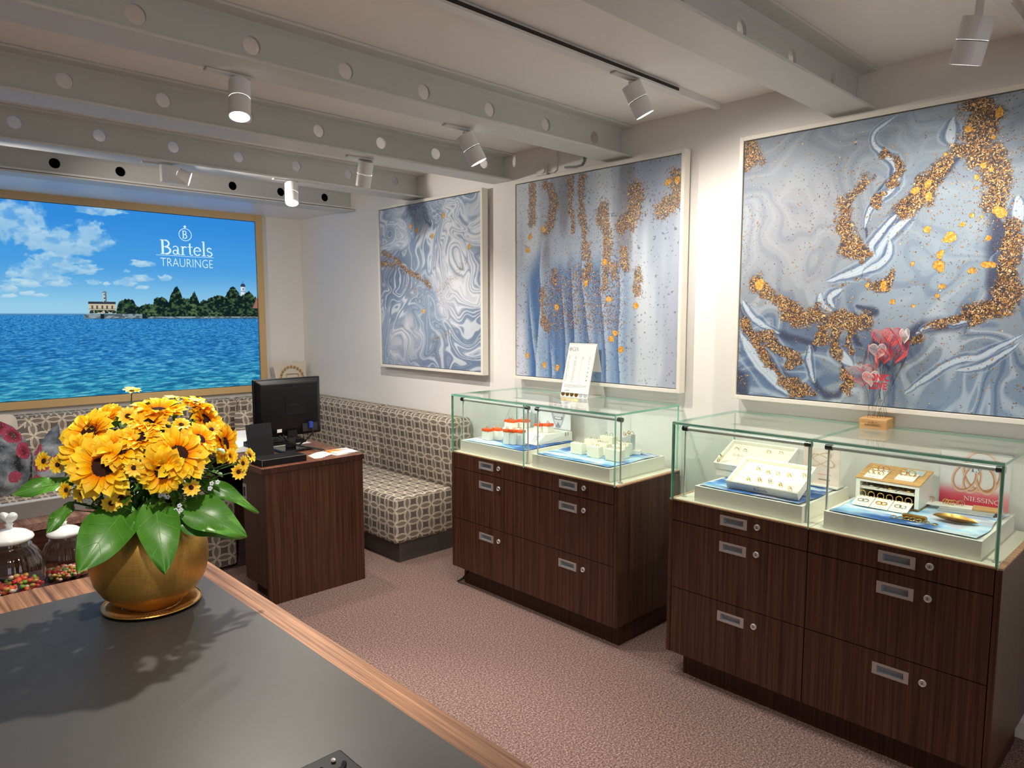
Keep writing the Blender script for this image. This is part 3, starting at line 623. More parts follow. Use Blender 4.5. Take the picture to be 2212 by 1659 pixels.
    for k, (pts, w) in enumerate(L3):
        d, tt = pdt(wu, wv, pts); n = fbm(u*7, v*7, 2, 80+k); q = d/(w*(.45+1.1*n)*(.06+np.sin(PI*np.clip(tt, .0, 1.))**.6)+.0006)
        base = mixc(base, C(86, 110, 144), .55*sm(3.2, 1.0, q)); base = mixc(base, C(176, 194, 210), .6*sm(.5, .0, np.abs(q-2.3)))
        base = mixc(base, C(78, 102, 138), .45*sm(.35, .0, np.abs(q-1.35))); base = mixc(base, C(204, 217, 226), .9*sm(1.15, .75, q)); base = mixc(base, C(150, 176, 200), .5*sm(.22, .0, np.abs(q-.4)))
    for pts, w in G3: base = mixc(base, C(78, 70, 76), .5*sm(w*1.2, w*.4, pd(wu, wv, pts)+(fbm(u*22, v*22, 3, 60)-.5)*.085))
    g = .06+.10*sm(.1, .0, u)+.10*sm(.55, .75, fbm(u*5, v*5, 3, 64))
    hz = fbm(u*22, v*22, 3, 60)
    for pts, w in G3: g = np.maximum(g, sm(w*1.7, w*.4, pd(wu, wv, pts)+(hz-.5)*.07))
    g = np.maximum(g, .22*sm(.25, .1, np.hypot(u-.8, v-.72)))
    for k, (x, y, r) in enumerate(B3): g = np.where(np.hypot(u-x, v-y) < r*(.45+1.1*vn(u*55, v*55, k)), 2., g)
    return base, g
def cr(p, n=6):
    r = []
    for k in range(len(p)-1):
        a, b, c, d = p[max(0, k-1)], p[k], p[k+1], p[min(len(p)-1, k+2)]
        for j in range(n):
            t = j/n; r.append(tuple(.5*(2*b[i]+(c[i]-a[i])*t+(2*a[i]-5*b[i]+4*c[i]-d[i])*t*t+(3*b[i]-a[i]-3*c[i]+d[i])*t**3) for i in (0, 1)))
    return r+[p[-1]]
G1, G2, C2, G3, D3, L3 = ([(cr(p), w) for p, w in L] for L in (G1, G2, C2, G3, D3, L3))
PRINTG = printed('fluid_art_print', 0.5, gold=True)
def painting(yl, w, label, kind, nx=300):
    z0, z1 = 1.2285, 2.392; yr = yl-w; x = 3.115; fr = 0.020
    t = thing('painting', label, 'painting', (XW, (yl+yr)/2, (z0+z1)/2), 'framed fluid art pictures on the wall')
    panel('canvas_print', (x, yl, z0), (0, -w, 0), (0, 0, z1-z0), nx, nx, lambda u, v: art(u, v, kind), PRINTG, t)
    obj('backing', M().box(x+0.001, yr, z0, x+0.006, yl, z1), MAT['groove'], t)
    a, b = fr+.004, .004
    for y0, y1, za, zb in ((yr-a, yr-b, z0-a, z1+a), (yl+b, yl+a, z0-a, z1+a), (yr-b, yl+b, z0-a, z0-b), (yr-b, yl+b, z1+b, z1+a)):
        obj('frame_rail', M().box(x-0.008, y0, za, x+0.042, y1, zb), MAT['framew'], t, bevel=0.002)
    obj('wall_mount', M().box(x+0.006, yr+.06, z0+.06, XW-0.0005, yl-.06, z1-.06), MAT['framew'], t)
    return t
painting(4.688, 1.163, 'swirled pale blue marble painting with gold vein, nearest the corner', 1)
painting(3.192, 1.168, 'blue and grey painting with vertical stripes behind the paper calendar', 2)
painting(1.686, 1.166, 'largest painting, grey blue marble with gold flakes behind the heart ornament', 3, 340)

# ================================================================== backlit lake picture
def lake(u, v):
    x = .30+u*2.435; z = .997+v*1.40
    hz = 1.600
    t = np.clip((z-hz)/.80, 0, 1)
    c = mixc(np.tile(C(158, 212, 238), (len(u), 1)), C(74, 160, 230), sm(0, .55, t)); c = mixc(c, C(52, 142, 226), sm(.5, 1, t))
    n1 = fbm(x*9, z*13, 5, 2)
    dens = np.zeros(len(u)); shade = np.zeros(len(u))
    for (cx, cz, rx, rz) in CL:
        q = np.hypot((x-cx)/rx, (z-cz)/rz*np.where(z < cz, 1.25, 1.))
        s_ = .20 if rx > .1 else .13
        d = sm(1.25, .8, q+(fbm(x*s_/rx*14+cx, z*s_/rz*9, 4, int(cx*50) % 40)-.5)*1.5)*(.45+.55*sm(.3, .6, fbm(x*16, z*22, 3, 7)))
        dens = np.maximum(dens, d*(.95 if rx < .1 else .85)); shade = np.maximum(shade, d*sm(.1, -.8, (z-cz)/rz))
    c = mixc(c, C(206, 230, 242), np.clip(dens, 0, 1)*(.62+.38*fbm(x*11, z*15, 3, 90))); c = mixc(c, C(138, 190, 228), .6*np.clip(shade, 0, 1))
    # distant shore line
    c = mixc(c, C(62, 118, 178), sm(.012, .006, np.abs(z-1.603))*(x < 1.45)*.8)
    # water
    dpt = np.clip((hz-z)/.603, 0, 1); k = 1/(dpt+.05)
    wcol = mixc(np.tile(C(52, 140, 210), (len(u), 1)), C(44, 132, 200), sm(0, .35, dpt)); wcol = mixc(wcol, C(52, 154, 186), sm(.4, 1, dpt))
    xx = (x-1.2)*k; zz = np.log(dpt+.05)*22
    rp = fbm(xx*15+zz*.8, zz*3.4, 4, 11)
    wcol = mixc(wcol, C(16, 78, 136), .6*sm(.5, .34, rp)); wcol = mixc(wcol, C(138, 212, 230), .75*sm(.55, .72, rp)*(.35+.65*dpt))
    wcol = mixc(wcol, C(28, 70, 110), .45*sm(.12, .0, dpt)*(x > 1.7)*sm(.4, .6, fbm(xx*2, zz*3, 2, 19)))
    c = np.where((z < hz-.0)[:, None], wcol, c)
    # headland: trees, quay wall and buildings
    sx = np.array([p[0] for p in SK]); sz = np.array([p[1] for p in SK])
    top = np.interp(x, sx, sz)+.012*(vn(x*110, 0*x, 3)-.5)+.010*(vn(x*260, 0*x, 5)-.5)
    tree = (x > 1.618) & (z < top) & (z > 1.583)
    tn = fbm(x*55, z*75, 3, 21); big = fbm(x*10, z*14, 2, 25)
    tc = mixc(np.tile(C(18, 34, 34), (len(u), 1)), C(70, 100, 66), sm(.42, .74, tn)); tc = mixc(tc, C(98, 128, 80), .6*sm(.55, .75, big)*sm(.4, .65, tn))
    c = np.where(tree[:, None], tc, c)
    quay = (z > 1.574) & (z < np.where(x < 1.83, 1.613, 1.592)) & (x > 1.405)
    c = np.where(quay[:, None], mixc(np.tile(C(142, 160, 166), (len(u), 1)), C(84, 96, 102), sm(.4, .6, fbm(x*40, z*120, 2, 31))), c)
    c = np.where((quay & (((x > 1.508) & (x < 1.535)) | ((x > 1.80) & (x < 1.84))))[:, None], C(26, 40, 44)[None], c)
    c = np.where(((z > 1.574) & (z < 1.577) & (x > 1.405))[:, None], C(60, 76, 80)[None], c)
    bld = (x > 1.437) & (x < 1.617) & (z > 1.613) & (z < 1.702)
    c = np.where(bld[:, None], C(206, 194, 168)[None], c)
    c = np.where(((x > 1.433) & (x < 1.618) & (z > 1.686) & (z < 1.702))[:, None], C(52, 58, 66)[None], c)
    c = np.where((bld & (z > 1.650) & (z < 1.674) & (np.mod((x-1.452)*30, 1) < .38))[:, None], C(96, 88, 76)[None], c)
    c = np.where((bld & (z < 1.640) & (tn > .35))[:, None], tc, c)
    c = np.where(((x > 1.433) & (x < 1.62) & (z > 1.645) & (z < 1.649))[:, None], C(90, 96, 100)[None], c)
    tw = (x > 1.532) & (x < 1.558) & (z > 1.70) & (z < 1.778)
    c = np.where(tw[:, None], np.where((x > 1.547)[:, None], C(104, 118, 126)[None], C(190, 202, 206)[None]), c)
    c = np.where(((x > 1.529) & (x < 1.561) & (z > 1.768) & (z < 1.776))[:, None], C(120, 134, 140)[None], c)
    c = np.where((tw & (np.abs(x-1.543) < .004) & (np.mod(z*40, 1) < .4))[:, None], C(70, 80, 90)[None], c)
    ch = (x > 2.591) & (x < 2.634) & (z > 1.755) & (z < 1.842)
    c = np.where((ch & ~tree)[:, None], np.where((x > 2.618)[:, None], C(170, 200, 222)[None], C(226, 236, 240)[None]), c)
    c = np.where((ch & (np.abs(z-1.805) < .003))[:, None], C(120, 150, 180)[None], c)
    c = np.where(((np.abs(x-2.6125) < .004) & (z > 1.815) & (z < 1.832))[:, None], C(90, 110, 130)[None], c)
    dome = (np.hypot((x-2.6125)/.022, (z-1.842)/.030) < 1) & (z > 1.842)
    c = np.where((dome | ((np.abs(x-2.6125) < .0018) & (z > 1.86) & (z < 1.892)))[:, None], C(54, 66, 84)[None], c)
    rf = (x > 2.69) & (z > 1.66) & (z < 1.66+(x-2.69)*2.2) & (z < 1.765)
    c = np.where(rf[:, None], C(158, 112, 104)[None], c)
    return c
LB = printed('backlit_print', emission=0.72)
t = thing('lightbox_picture', 'backlit lake picture with trees and a white shop logo in a gold frame', 'picture', (1.5, YB, 1.7))
panel('backlit_sheet', (0.30, 6.030, 0.997), (2.435, 0, 0), (0, 0, 1.40), 760, 400, lake, LB, t)
obj('back_panel', M().box(0.29, 6.034, 0.99, 2.745, YB-.001, 2.405), MAT['groove'], t)
for x0, x1, z0, z1 in ((2.739, 2.797, 0.936, 2.4585), (0.238, 0.296, 0.936, 2.4585), (0.296, 2.739, 0.936, 0.993), (0.296, 2.739, 2.401, 2.4585)):
    obj('frame_rail', M().box(x0, 6.012, z0, x1, YB-.0005, z1), MAT['gold'], t, bevel=0.003)
WL = emit('logo_white', S(214, 240, 246), .80)
m = M(); X = (1, 0, 0); Z = (0, 0, 1); yl = 6.0295
serif(m, 'Bartels', (1.955, yl, 2.083), X, Z, .112, -.0008, .415)
obj('logo_name', m, WL, t)
m = M(); sans(m, 'TRAURINGE', (1.956, yl-.0006, 1.988), X, Z, .066, 0.0, .408, -.014); obj('logo_subtitle', m, WL, t)
m = M(); m.box(1.925, yl-.001, 2.0725, 2.375, yl, 2.0755); obj('logo_line', m, WL, t)
m = M(); serif(m, 'B', (2.128, yl, 2.215), X, Z, .062, -.0008); m.torus((2.154, yl, 2.246), (0, 1, 0), .048, .0025, 40, 6, .3); m.prism([(.0, .0), (.012, .012), (.0, .024), (-.012, .012)], (2.154, yl, 2.297), X, Z, -.001); obj('logo_ring', m, WL, t)

# ================================================================== corner bench
t = thing('corner_bench', 'corner bench in brown lattice fabric along two walls on a dark plinth', 'bench', (3.0, 5.0, 0))
obj('seat_cushion', M().box(2.552, 3.725, 0.128, 3.03, 5.20, 0.432), MAT['fabric'], t, bevel=0.022, uv=True, seg=3)
obj('seat_cushion', M().box(0.9, 5.205, 0.128, 3.03, 5.86, 0.432), MAT['fabric'], t, bevel=0.022, uv=True, seg=3)
obj('seat_cushion', M().box(-1.6, 5.205, 0.128, 0.895, 5.86, 0.432), MAT['fabric'], t, bevel=0.022, uv=True, seg=3)
for y0, y1 in ((3.665, 4.618), (4.622, 5.84)):
    obj('backrest', M().hexa([(3.035, y0, .40), (3.160, y0, .40), (3.160, y1, .40), (3.035, y1, .40)], [(2.975, y0, .908), (3.160, y0, .908), (3.160, y1, .908), (2.975, y1, .908)]), MAT['fabric'], t, bevel=0.035, uv=True, seg=4)
for x0, x1 in ((-1.6, 0.70), (0.705, 2.449), (2.453, 3.158)):
    obj('backrest', M().hexa([(x0, 5.865, .40), (x1, 5.865, .40), (x1, 6.008, .40), (x0, 6.008, .40)], [(x0, 5.83, .908), (x1, 5.83, .908), (x1, 6.008, .908), (x0, 6.008, .908)]), MAT['fabric'], t, bevel=0.035, uv=True, seg=4)
obj('plinth', M().box(2.590, 3.742, 0, 3.15, 5.25, 0.128).box(-1.6, 5.25, 0, 3.15, 5.95, 0.128), MAT['plinth'], t)

def pillow(outline, c, U, V, th, uvscale=None):
    """soft cushion from an outline in the plane U,V around c"""
    m = M(); U = Vector(U).normalized(); V = Vector(V).normalized(); N = U.cross(V); c = Vector(c); n = len(outline); K = 6
    for sgn in (1, -1):
        vs = [c+N*(sgn*th)]
        for k in range(1, K+1):
            r = k/K
            for p in outline: vs.append(c+U*(p[0]*r)+V*(p[1]*r)+N*(sgn*th*(1-r**2.4)**.8))
        f = [(0, 1+i, 1+(i+1) % n) for i in range(n)]
        for k in range(K-1): f += [(1+k*n+i, 1+(k+1)*n+i, 1+(k+1)*n+(i+1) % n, 1+k*n+(i+1) % n) for i in range(n)]
        if sgn < 0: f = [tuple(reversed(q)) for q in f]
        m.add(vs, f)
    return m
def rsq(w, h, e=5, n=40): return [(w*math.copysign(abs(math.cos(2*PI*k/n))**(2/e), math.cos(2*PI*k/n)), h*math.copysign(abs(math.sin(2*PI*k/n))**(2/e), math.sin(2*PI*k/n))) for k in range(n)]
def floral():
    t = NT('floral_velvet'); v = t.coord('Object')
    vo = t.n('ShaderNodeTexVoronoi'); vo.inputs['Scale'].default_value = 7.5; t.l(t.vmath('ADD', v, t.vmath('MULTIPLY', t.n('ShaderNodeTexNoise').outputs['Color'], (.03, .03, .03))), vo.inputs['Vector'])
    d = vo.outputs['Distance']; fine = t.noise(55, v, 3, .7, 1.5)
    pet = t.ramp(t.math('ADD', d, t.math('MULTIPLY', t.math('SUBTRACT', fine, .5), .45)), [(.05, S(120, 90, 40)), (.14, S(60, 14, 24)), (.3, S(142, 28, 54)), (.44, S(164, 66, 92)), (.6, S(70, 18, 34))])
    bgc = t.ramp(t.noise(9, v, 3), [(.35, S(20, 20, 26)), (.5, S(98, 106, 114)), (.62, S(150, 156, 160))])
    c = t.mix(t.math('GREATER_THAN', t.math('ADD', d, t.math('MULTIPLY', fine, .12)), .54), pet, bgc)
    c = t.mix(t.math('MULTIPLY', t.math('GREATER_THAN', t.noise(120, v, 1), .69), .45), c, S(205, 198, 190))
    p = t.bsdf(Base_Color=c, Roughness=.7); return t.m
FLO = floral()
heartl = [(-.21, .30), (-.10, .325), (.02, .30), (.12, .235), (.185, .14), (.205, .03), (.185, -.10), (.15, -.19), (.08, -.235), (-.05, -.24), (-.18, -.235), (-.23, -.15), (-.24, .05), (-.235, .2)]
def fine_(o, n=3):
    r = []
    for k in range(len(o)):
        a, b = o[k], o[(k+1) % len(o)]
        r += [(a[0]+(b[0]-a[0])*j/n, a[1]+(b[1]-a[1])*j/n) for j in range(n)]
    return r
seatlean = Vector((0, .22, 1))
solo('cushion', pillow(fine_(heartl), (.735, 5.60, .640), (1, 0, 0), seatlean, .075), FLO, 'rounded floral cushion in purple and grey at the left edge, leaning left', 'cushion', 'floral velvet cushions', smooth=True)
quart = [(.085, .25), (.088, .1), (.088, -.1), (.08, -.25), (-.02, -.265), (-.085, -.22), (-.10, -.10), (-.095, -.02), (-.078, .05), (-.045, .12), (0, .18), (.045, .23)]
solo('cushion', pillow(fine_(quart), (1.028, 5.57, .615), (1, 0, 0), seatlean, .06), FLO, 'floral cushion with a curved left edge, standing left of the sunflowers', 'cushion', 'floral velvet cushions', smooth=True)
solo('cushion', pillow(rsq(.115, .2, 3), (2.60, 5.62, .632), (1, .25, 0), seatlean, .08), FLO, 'floral cushion half hidden behind the computer monitor', 'cushion', 'floral velvet cushions', smooth=True)
pc = pillow([(p[0]*.75-p[1]*.66, p[0]*.66+p[1]*.75) for p in rsq(.175, .175, 7)], (.955, 5.73, .662), (1, 0, 0), (0, .2, 1), .06)
solo('cushion', pc, MAT['fabric'], 'lattice fabric cushion standing on its corner between the floral ones', 'cushion', 'lattice fabric cushions', smooth=True, uv=True)
solo('cushion', pillow(rsq(.085, .19, 6), (2.455, 5.72, .625), (1, 0, 0), (0, .15, 1), .05), MAT['fabric'], 'lattice fabric cushion leaning beside the monitor', 'cushion', 'lattice fabric cushions', smooth=True, uv=True)
t = thing('cushion', 'off-white cushion with gold dots at the left edge', 'cushion', (.74, 5.755, .70))
obj('cover', pillow(rsq(.165, .235, 8), (.74, 5.755, .705), (1, 0, 0), (0, .12, 1), .055), MAT['canvas'], t, smooth=True)
for k, (dx, dz) in enumerate([(.06, .12), (.085, .085), (.10, .05), (.03, .14), (-.0, .15)]):
    q = obj('gold_dot', M().cyl((.74+dx, 5.698+.02*k*0, .705+dz-.02), (.74+dx, 5.712, .705+dz-.02), .013, n=14), MAT['dot'], t)
# canvas tote bag standing on the corner of the backrest
t = thing('tote_bag', 'cream canvas bag with an arch of gold dots on the bench corner', 'bag', (2.955, 5.86, .908))
bp = lambda u, v: Vector((2.80+.31*u, 5.86+.05*v, .909+.285*v))
m = M(); n = 12
for s_, dy in ((0, -.018), (1, .018)):
    vs = [bp((i/n)*(.86+.14*(j/6))+.07*(1-j/6), j/6)+Vector((0, dy*math.sin(PI*i/n)*(1-.6*j/6)+.002*s_, .008*math.sin(i*1.7)*(j == 6))) for j in range(7) for i in range(n+1)]
    f = [(j*(n+1)+i, j*(n+1)+i+1, (j+1)*(n+1)+i+1, (j+1)*(n+1)+i) for j in range(6) for i in range(n)]
    m.add(vs, f if s_ == 0 else [tuple(reversed(q)) for q in f])
obj('bag_body', m, MAT['canvas'], t, smooth=True)
for k in range(11):
    a = PI*(k+.3)/10.6; p = bp(.5+.34*math.cos(a), .48+.36*math.sin(a))
    obj('gold_dot', M().sphere((p.x, p.y-.021, p.z), .011, 8, 6, 1, .35, 1.3), MAT['dot'], t)
m = M(); p = bp(.33, .3); m.tube([p+Vector((0, -.022, 0)), bp(.33, .62)+Vector((0, -.022, 0)), bp(.68, .62)+Vector((0, -.022, 0)), bp(.72, .3)+Vector((0, -.022, 0))], .0035, 6); obj('printed_motif', m, MAT['dot'], t)

# ================================================================== seating-corner desk
t = thing('desk', 'dark walnut desk with pedestal and kneehole standing before the bench', 'desk', (1.963, 4.3, 0))
obj('desktop', M().box(1.648, 3.652, .742, 2.279, 5.05, .7735), MAT['decktop'], t, bevel=0.0015)
obj('edge_band', M().box(1.646, 3.650, .7425, 2.281, 3.6525, .7725), MAT['walnutx'], t)
obj('side_panel', M().box(1.664, 3.655, 0, 2.276, 3.675, .741), MAT['walnut'], t, bevel=0.001)
obj('pedestal_body', M().box(1.684, 3.676, .09, 2.255, 3.945, .741), MAT['walnut'], t)
obj('pedestal_plinth', M().box(1.72, 3.676, 0, 2.24, 3.93, .09), MAT['walnutx'], t)
d = obj('pedestal_door', M().box(1.664, 3.678, .092, 1.683, 3.945, .739), MAT['walnut'], t, bevel=0.0015)
h = M().box(1.6615, 3.898, .556, 1.664, 3.955-.012, .648); obj('handle', h, MAT['plate'], d, bevel=0.001)
obj('handle_recess', M().box(1.6605, 3.908, .575, 1.6616, 3.934, .629), MAT['groove'], d)
obj('side_panel', M().box(1.664, 5.025, 0, 2.276, 5.045, .741), MAT['walnut'], t)
obj('modesty_panel', M().box(2.235, 3.946, .05, 2.253, 5.024, .741), MAT['walnutx'], t)
t = thing('paper_mat', 'white writing mat lying on the walnut desk behind the monitor', 'desk mat', (2.0, 4.5, .774))
obj('sheet', M().box(1.70, 4.20, .7738, 2.235, 5.0, .7768), MAT['paper'], t, bevel=0.001)

# monitor seen from behind
t = thing('computer_monitor', 'black computer monitor seen from behind on the desk', 'monitor', (2.02, 4.08, .774))
x0, x1, z0, z1 = 1.80, 2.235, .862, 1.220
obj('bezel', M().box(x0, 4.072, z0, x1, 4.09, z1), MAT['black'], t, bevel=0.006, seg=3)
obj('rear_shell', M().hexa([(x0+.004, 4.072, z0+.004), (x1-.004, 4.072, z0+.004), (x1-.004, 4.072, z1-.004), (x0+.004, 4.072, z1-.004)][::-1], [(x0+.035, 4.038, z0+.06), (x1-.035, 4.038, z0+.06), (x1-.035, 4.038, z1-.03), (x0+.035, 4.038, z1-.03)][::-1]), MAT['blackm'], t, bevel=0.008, seg=3)
obj('screen', M().box(x0+.014, 4.0905, z0+.02, x1-.014, 4.0915, z1-.014), MAT['blackg'], t)
pm = obj('mount_plate', M().box(1.985, 4.0355, .995, 2.105, 4.039, 1.115), MAT['black'], t, bevel=0.004)
m = M(); sans(m, 'BenQ', (2.008, 4.035, 1.048), X, Z, .022, .0006, .075, .01); obj('maker_mark', m, MAT['blackg'], pm)
for k in range(13):
    xk = 1.885+.0225*k
    obj('vent', M().torus((xk, 4.0385, 1.168), (0, 1, 0), .007, .0018, 10, 5), MAT['blackg'], t)
obj('port_bay', M().box(2.09, 4.032, .885, 2.19, 4.0385, .935), MAT['groove'], t)
obj('display_plug', M().box(2.125, 4.012, .905, 2.150, 4.034, .945), MAT['blue'], t, bevel=0.003)
obj('port_label', M().box(1.925, 4.0365, .895, 1.955, 4.039, .915), MAT['paper'], t)
obj('stand_neck', M().box(1.995, 4.052, .787, 2.055, 4.085, .93), MAT['blackg'], t, bevel=0.006)
obj('neck_cover', M().box(1.993, 4.036, .86, 2.057, 4.055, .90), MAT['black'], t, bevel=0.003)
obj('stand_base', M().box(1.93, 3.985, .774, 2.145, 4.17, .788), MAT['blackg'], t, bevel=0.006)
m = M(); m.tube([(2.137, 4.012, .905), (2.137, 3.995, .875), (2.09, 4.0, .835), (2.06, 4.02, .81), (2.07, 4.05, .80)], .0045, 7); m.tube([(1.93, 4.02, .88), (1.95, 3.99, .84), (2.0, 3.985, .825), (2.04, 3.975, .805), (2.12, 3.95, .792), (2.16, 3.90, .781)], .004, 7); m.tube([(1.955, 4.02, .88), (1.97, 3.99, .845), (2.03, 3.98, .815), (2.10, 3.955, .79), (2.145, 3.90, .78)], .0035, 7)
obj('cables', m, MAT['black'], t)
t = thing('keyboard', 'black computer keyboard behind the monitor stand', 'keyboard', (2.05, 4.31, .777))
obj('body', M().hexa([(1.86, 4.24, .777), (2.22, 4.24, .777), (2.22, 4.38, .777), (1.86, 4.38, .777)], [(1.86, 4.24, .792), (2.22, 4.24, .792), (2.22, 4.38, .806), (1.86, 4.38, .806)]), MAT['blackm'], t, bevel=0.003)
for r in range(4):
    m = M()
    for c in range(13): m.box(1.872+.0265*c, 4.25+.031*r, .794+.0031*r, 1.872+.0265*c+.022, 4.274+.031*r, .801+.0031*r)
    obj('key_row', m, MAT['black'], t)
t = thing('payment_box', 'long flat black box with pale edges at the front desk edge', 'box', (1.80, 3.775, .774))
obj('case', M().box(1.672, 3.70, .7738, 1.936, 3.842, .811), MAT['blackm'], t, bevel=0.002)
em = M(); 
for y in (3.6995,): em.box(1.672, y, .8095, 1.936, y+.001, .8115); em.box(1.671, y, .775, 1.6725, y+.001, .811)
em.box(1.6712, 3.70, .8095, 1.6722, 3.842, .8113)
obj('edge_line', em, MAT['grayp'], t)
t = thing('tablet_stand', 'black upright tablet panel left of the monitor', 'tablet', (1.76, 3.91, .774))
obj('panel', M().hexa([(1.690, 3.895, .776), (1.838, 3.895, .776), (1.838, 3.903, .776), (1.690, 3.903, .776)], [(1.690, 3.940, .978), (1.842, 3.940, .978), (1.842, 3.948, .978), (1.690, 3.948, .978)]), MAT['blackg'], t, bevel=0.002)
obj('foot', M().box(1.72, 3.90, .774, 1.81, 4.0, .780), MAT['black'], t)
# leaflets and booklets
for k in range(5):
    a = -.35+.1*k; c, s = math.cos(a), math.sin(a); ox, oy = 1.995+.022*k, 3.722+.006*k; w, l = .05, .115
    q = [(ox, oy), (ox+w*c, oy+w*s), (ox+w*c-l*s*.4, oy+w*s+l*c), (ox-l*s*.4, oy+l*c)]
    z = .7738+.0011*k
    t = thing('leaflet', ['leftmost white leaflet of the fan on the desk edge', 'second white leaflet of the fan on the desk', 'middle white leaflet of the fan on the desk', 'fourth white leaflet of the fan on the desk', 'rightmost white leaflet of the fan, touching the booklets'][k], 'leaflet', (ox, oy, z), 'small leaflets fanned out on the desk')
    obj('sheet', M().hexa([(p[0], p[1], z) for p in q], [(p[0], p[1], z+.001) for p in q]), MAT['paper'], t)
    m = M()
    for j in range(4):
        f = .2+.17*j; b = (ox-l*s*.4*f, oy+l*c*f); m.hexa([(b[0]+w*c*.15, b[1]+w*s*.15, z+.001), (b[0]+w*c*.8, b[1]+w*s*.8, z+.001), (b[0]+w*c*.8, b[1]+w*s*.8+.004, z+.001), (b[0]+w*c*.15, b[1]+w*s*.15+.004, z+.001)], [(b[0]+w*c*.15, b[1]+w*s*.15, z+.0013), (b[0]+w*c*.8, b[1]+w*s*.8, z+.0013), (b[0]+w*c*.8, b[1]+w*s*.8+.004, z+.0013), (b[0]+w*c*.15, b[1]+w*s*.15+.004, z+.0013)])
    obj('print_lines', m, MAT['ink'], t)
def booklet_print(u, v):
    c = np.tile(C(246, 244, 238), (len(u), 1)); c = mixc(c, C(236, 178, 70), sm(.45, .65, v+.3*(fbm(u*3, v*3, 3, 3)-.5))*sm(.7, .3, u)); c = mixc(c, C(196, 70, 80), .9*sm(.08, .03, np.abs(v-.75+.2*(u-.5)+.15*(fbm(u*6, v*6, 2, 8)-.5)))); return c
BK = printed('booklet_print', .35)
for k, (ox, oy, rot, z, lab) in enumerate([(2.125, 3.700, .1, .7738, 'lower glossy booklet on the right desk corner'), (2.140, 3.712, -.05, .7785, 'top glossy booklet with orange and red picture on the desk corner')]):
    t = thing('booklet', lab, 'booklet', (ox, oy, z), 'glossy booklets on the desk corner')
    c, s = math.cos(rot), math.sin(rot); w, l = .138, .15
    q = [(ox, oy), (ox+w*c, oy+w*s), (ox+w*c-l*s, oy+w*s+l*c), (ox-l*s, oy+l*c)]
    obj('pages', M().hexa([(p[0], p[1], z) for p in q], [(p[0], p[1], z+.0045) for p in q]), MAT['paper'], t)
    panel('cover_print', (ox, oy, z+.0047), (w*c, w*s, 0), (-l*s, l*c, 0), 40, 40, booklet_print, BK, t)
# patterned pouf in the kneehole
t = thing('pouf', 'cube pouf in lattice fabric tucked beside the desk kneehole', 'pouf', (1.57, 4.6, 0))
obj('cover', M().box(1.34, 4.385, .02, 1.80, 4.85, .44), MAT['fabric'], t, bevel=0.02, uv=True, seg=3)
obj('base', M().box(1.37, 4.41, 0, 1.77, 4.82, .02), MAT['groove'], t)

# second, shallow desk at the left with a low white panel
t = thing('sideboard', 'low walnut sideboard at left in front of the bench', 'sideboard', (0.2, 3.5, 0))
obj('top', M().box(-1.2, 3.322, .742, 0.95, 3.70, .7735), wood('sideboard_top', S(120, 80, 66), S(206, 164, 146), 'y', 60, 0.4), t, bevel=0.0015)
obj('body', M().box(-1.18, 3.335, .08, 0.93, 3.68, .742), wood('sideboard_face', S(40, 19, 12), S(96, 56, 38), 'x', 60, 0.4), t)
obj('plinth', M().box(-1.1, 3.37, 0, 0.90, 3.65, .08), MAT['walnutx'], t)
t = thing('privacy_screen', 'low white and grey panel standing on the left sideboard', 'panel', (0.2, 3.44, .774))
obj('board', M().box(-1.1, 3.421, .774, 0.88, 3.452, .838), MAT['grayp'], t)
obj('cap', M().box(-1.1, 3.4195, .8385, 0.88, 3.4535, .8415), MAT['white'], t)

# ================================================================== display cabinets
def drawer(t, y0, y1, z0, z1, hy, hz, ly):
    """drawer front with an opening for the recessed pull"""
    x0, x1 = 2.626, 2.645; a, b, c, d = hy-.05, hy+.05, hz-.0155, hz+.0155
    m = M().box(x0, y0, z0, x1, a, z1).box(x0, b, z0, x1, y1, z1).box(x0, a, z0, x1, b, c).box(x0, a, d, x1, b, z1)
    dr = obj('drawer', m, MAT['walnut'], t)
    fr = M(); X0, X1 = 2.6242, 2.6262
    A, B, C_, D = hy-.060, hy+.060, hz-.0215, hz+.0215; a2, b2, c2, d2 = hy-.044, hy+.044, hz-.0125, hz+.0125
    fr.box(X0, A, C_, X1, a2, D).box(X0, b2, C_, X1, B, D).box(X0, a2, C_, X1, b2, c2).box(X0, a2, d2, X1, b2, D)
    obj('handle', fr, MAT['plate'], dr)
    cup = M(); xb = 2.640
    cup.add([(X1, a2, c2), (X1, b2, c2), (X1, b2, d2), (X1, a2, d2), (xb, a2+.004, c2+.002), (xb, b2-.004, c2+.002), (xb, b2-.004, d2-.002), (xb, a2+.004, d2-.002)], [(4, 5, 6, 7), (0, 1, 5, 4), (1, 2, 6, 5), (2, 3, 7, 6), (3, 0, 4, 7)])
    obj('handle_cup', cup, MAT['cup'], dr)
    lk = M().cyl((2.6215, ly, hz+.002), (2.626, ly, hz+.002), .0125, n=24).torus((2.6215, ly, hz+.002), (1, 0, 0), .0105, .0018, 24, 6)
    obj('lock', lk, MAT['brushed'], dr)
    obj('keyhole', M().cyl((2.6208, ly, hz+.002), (2.6212, ly, hz+.002), .0055, n=16), MAT['plate'], dr)
    obj('key_slot', M().box(2.6202, ly-.001, hz-.002, 2.6209, ly+.001, hz+.006), MAT['groove'], dr)
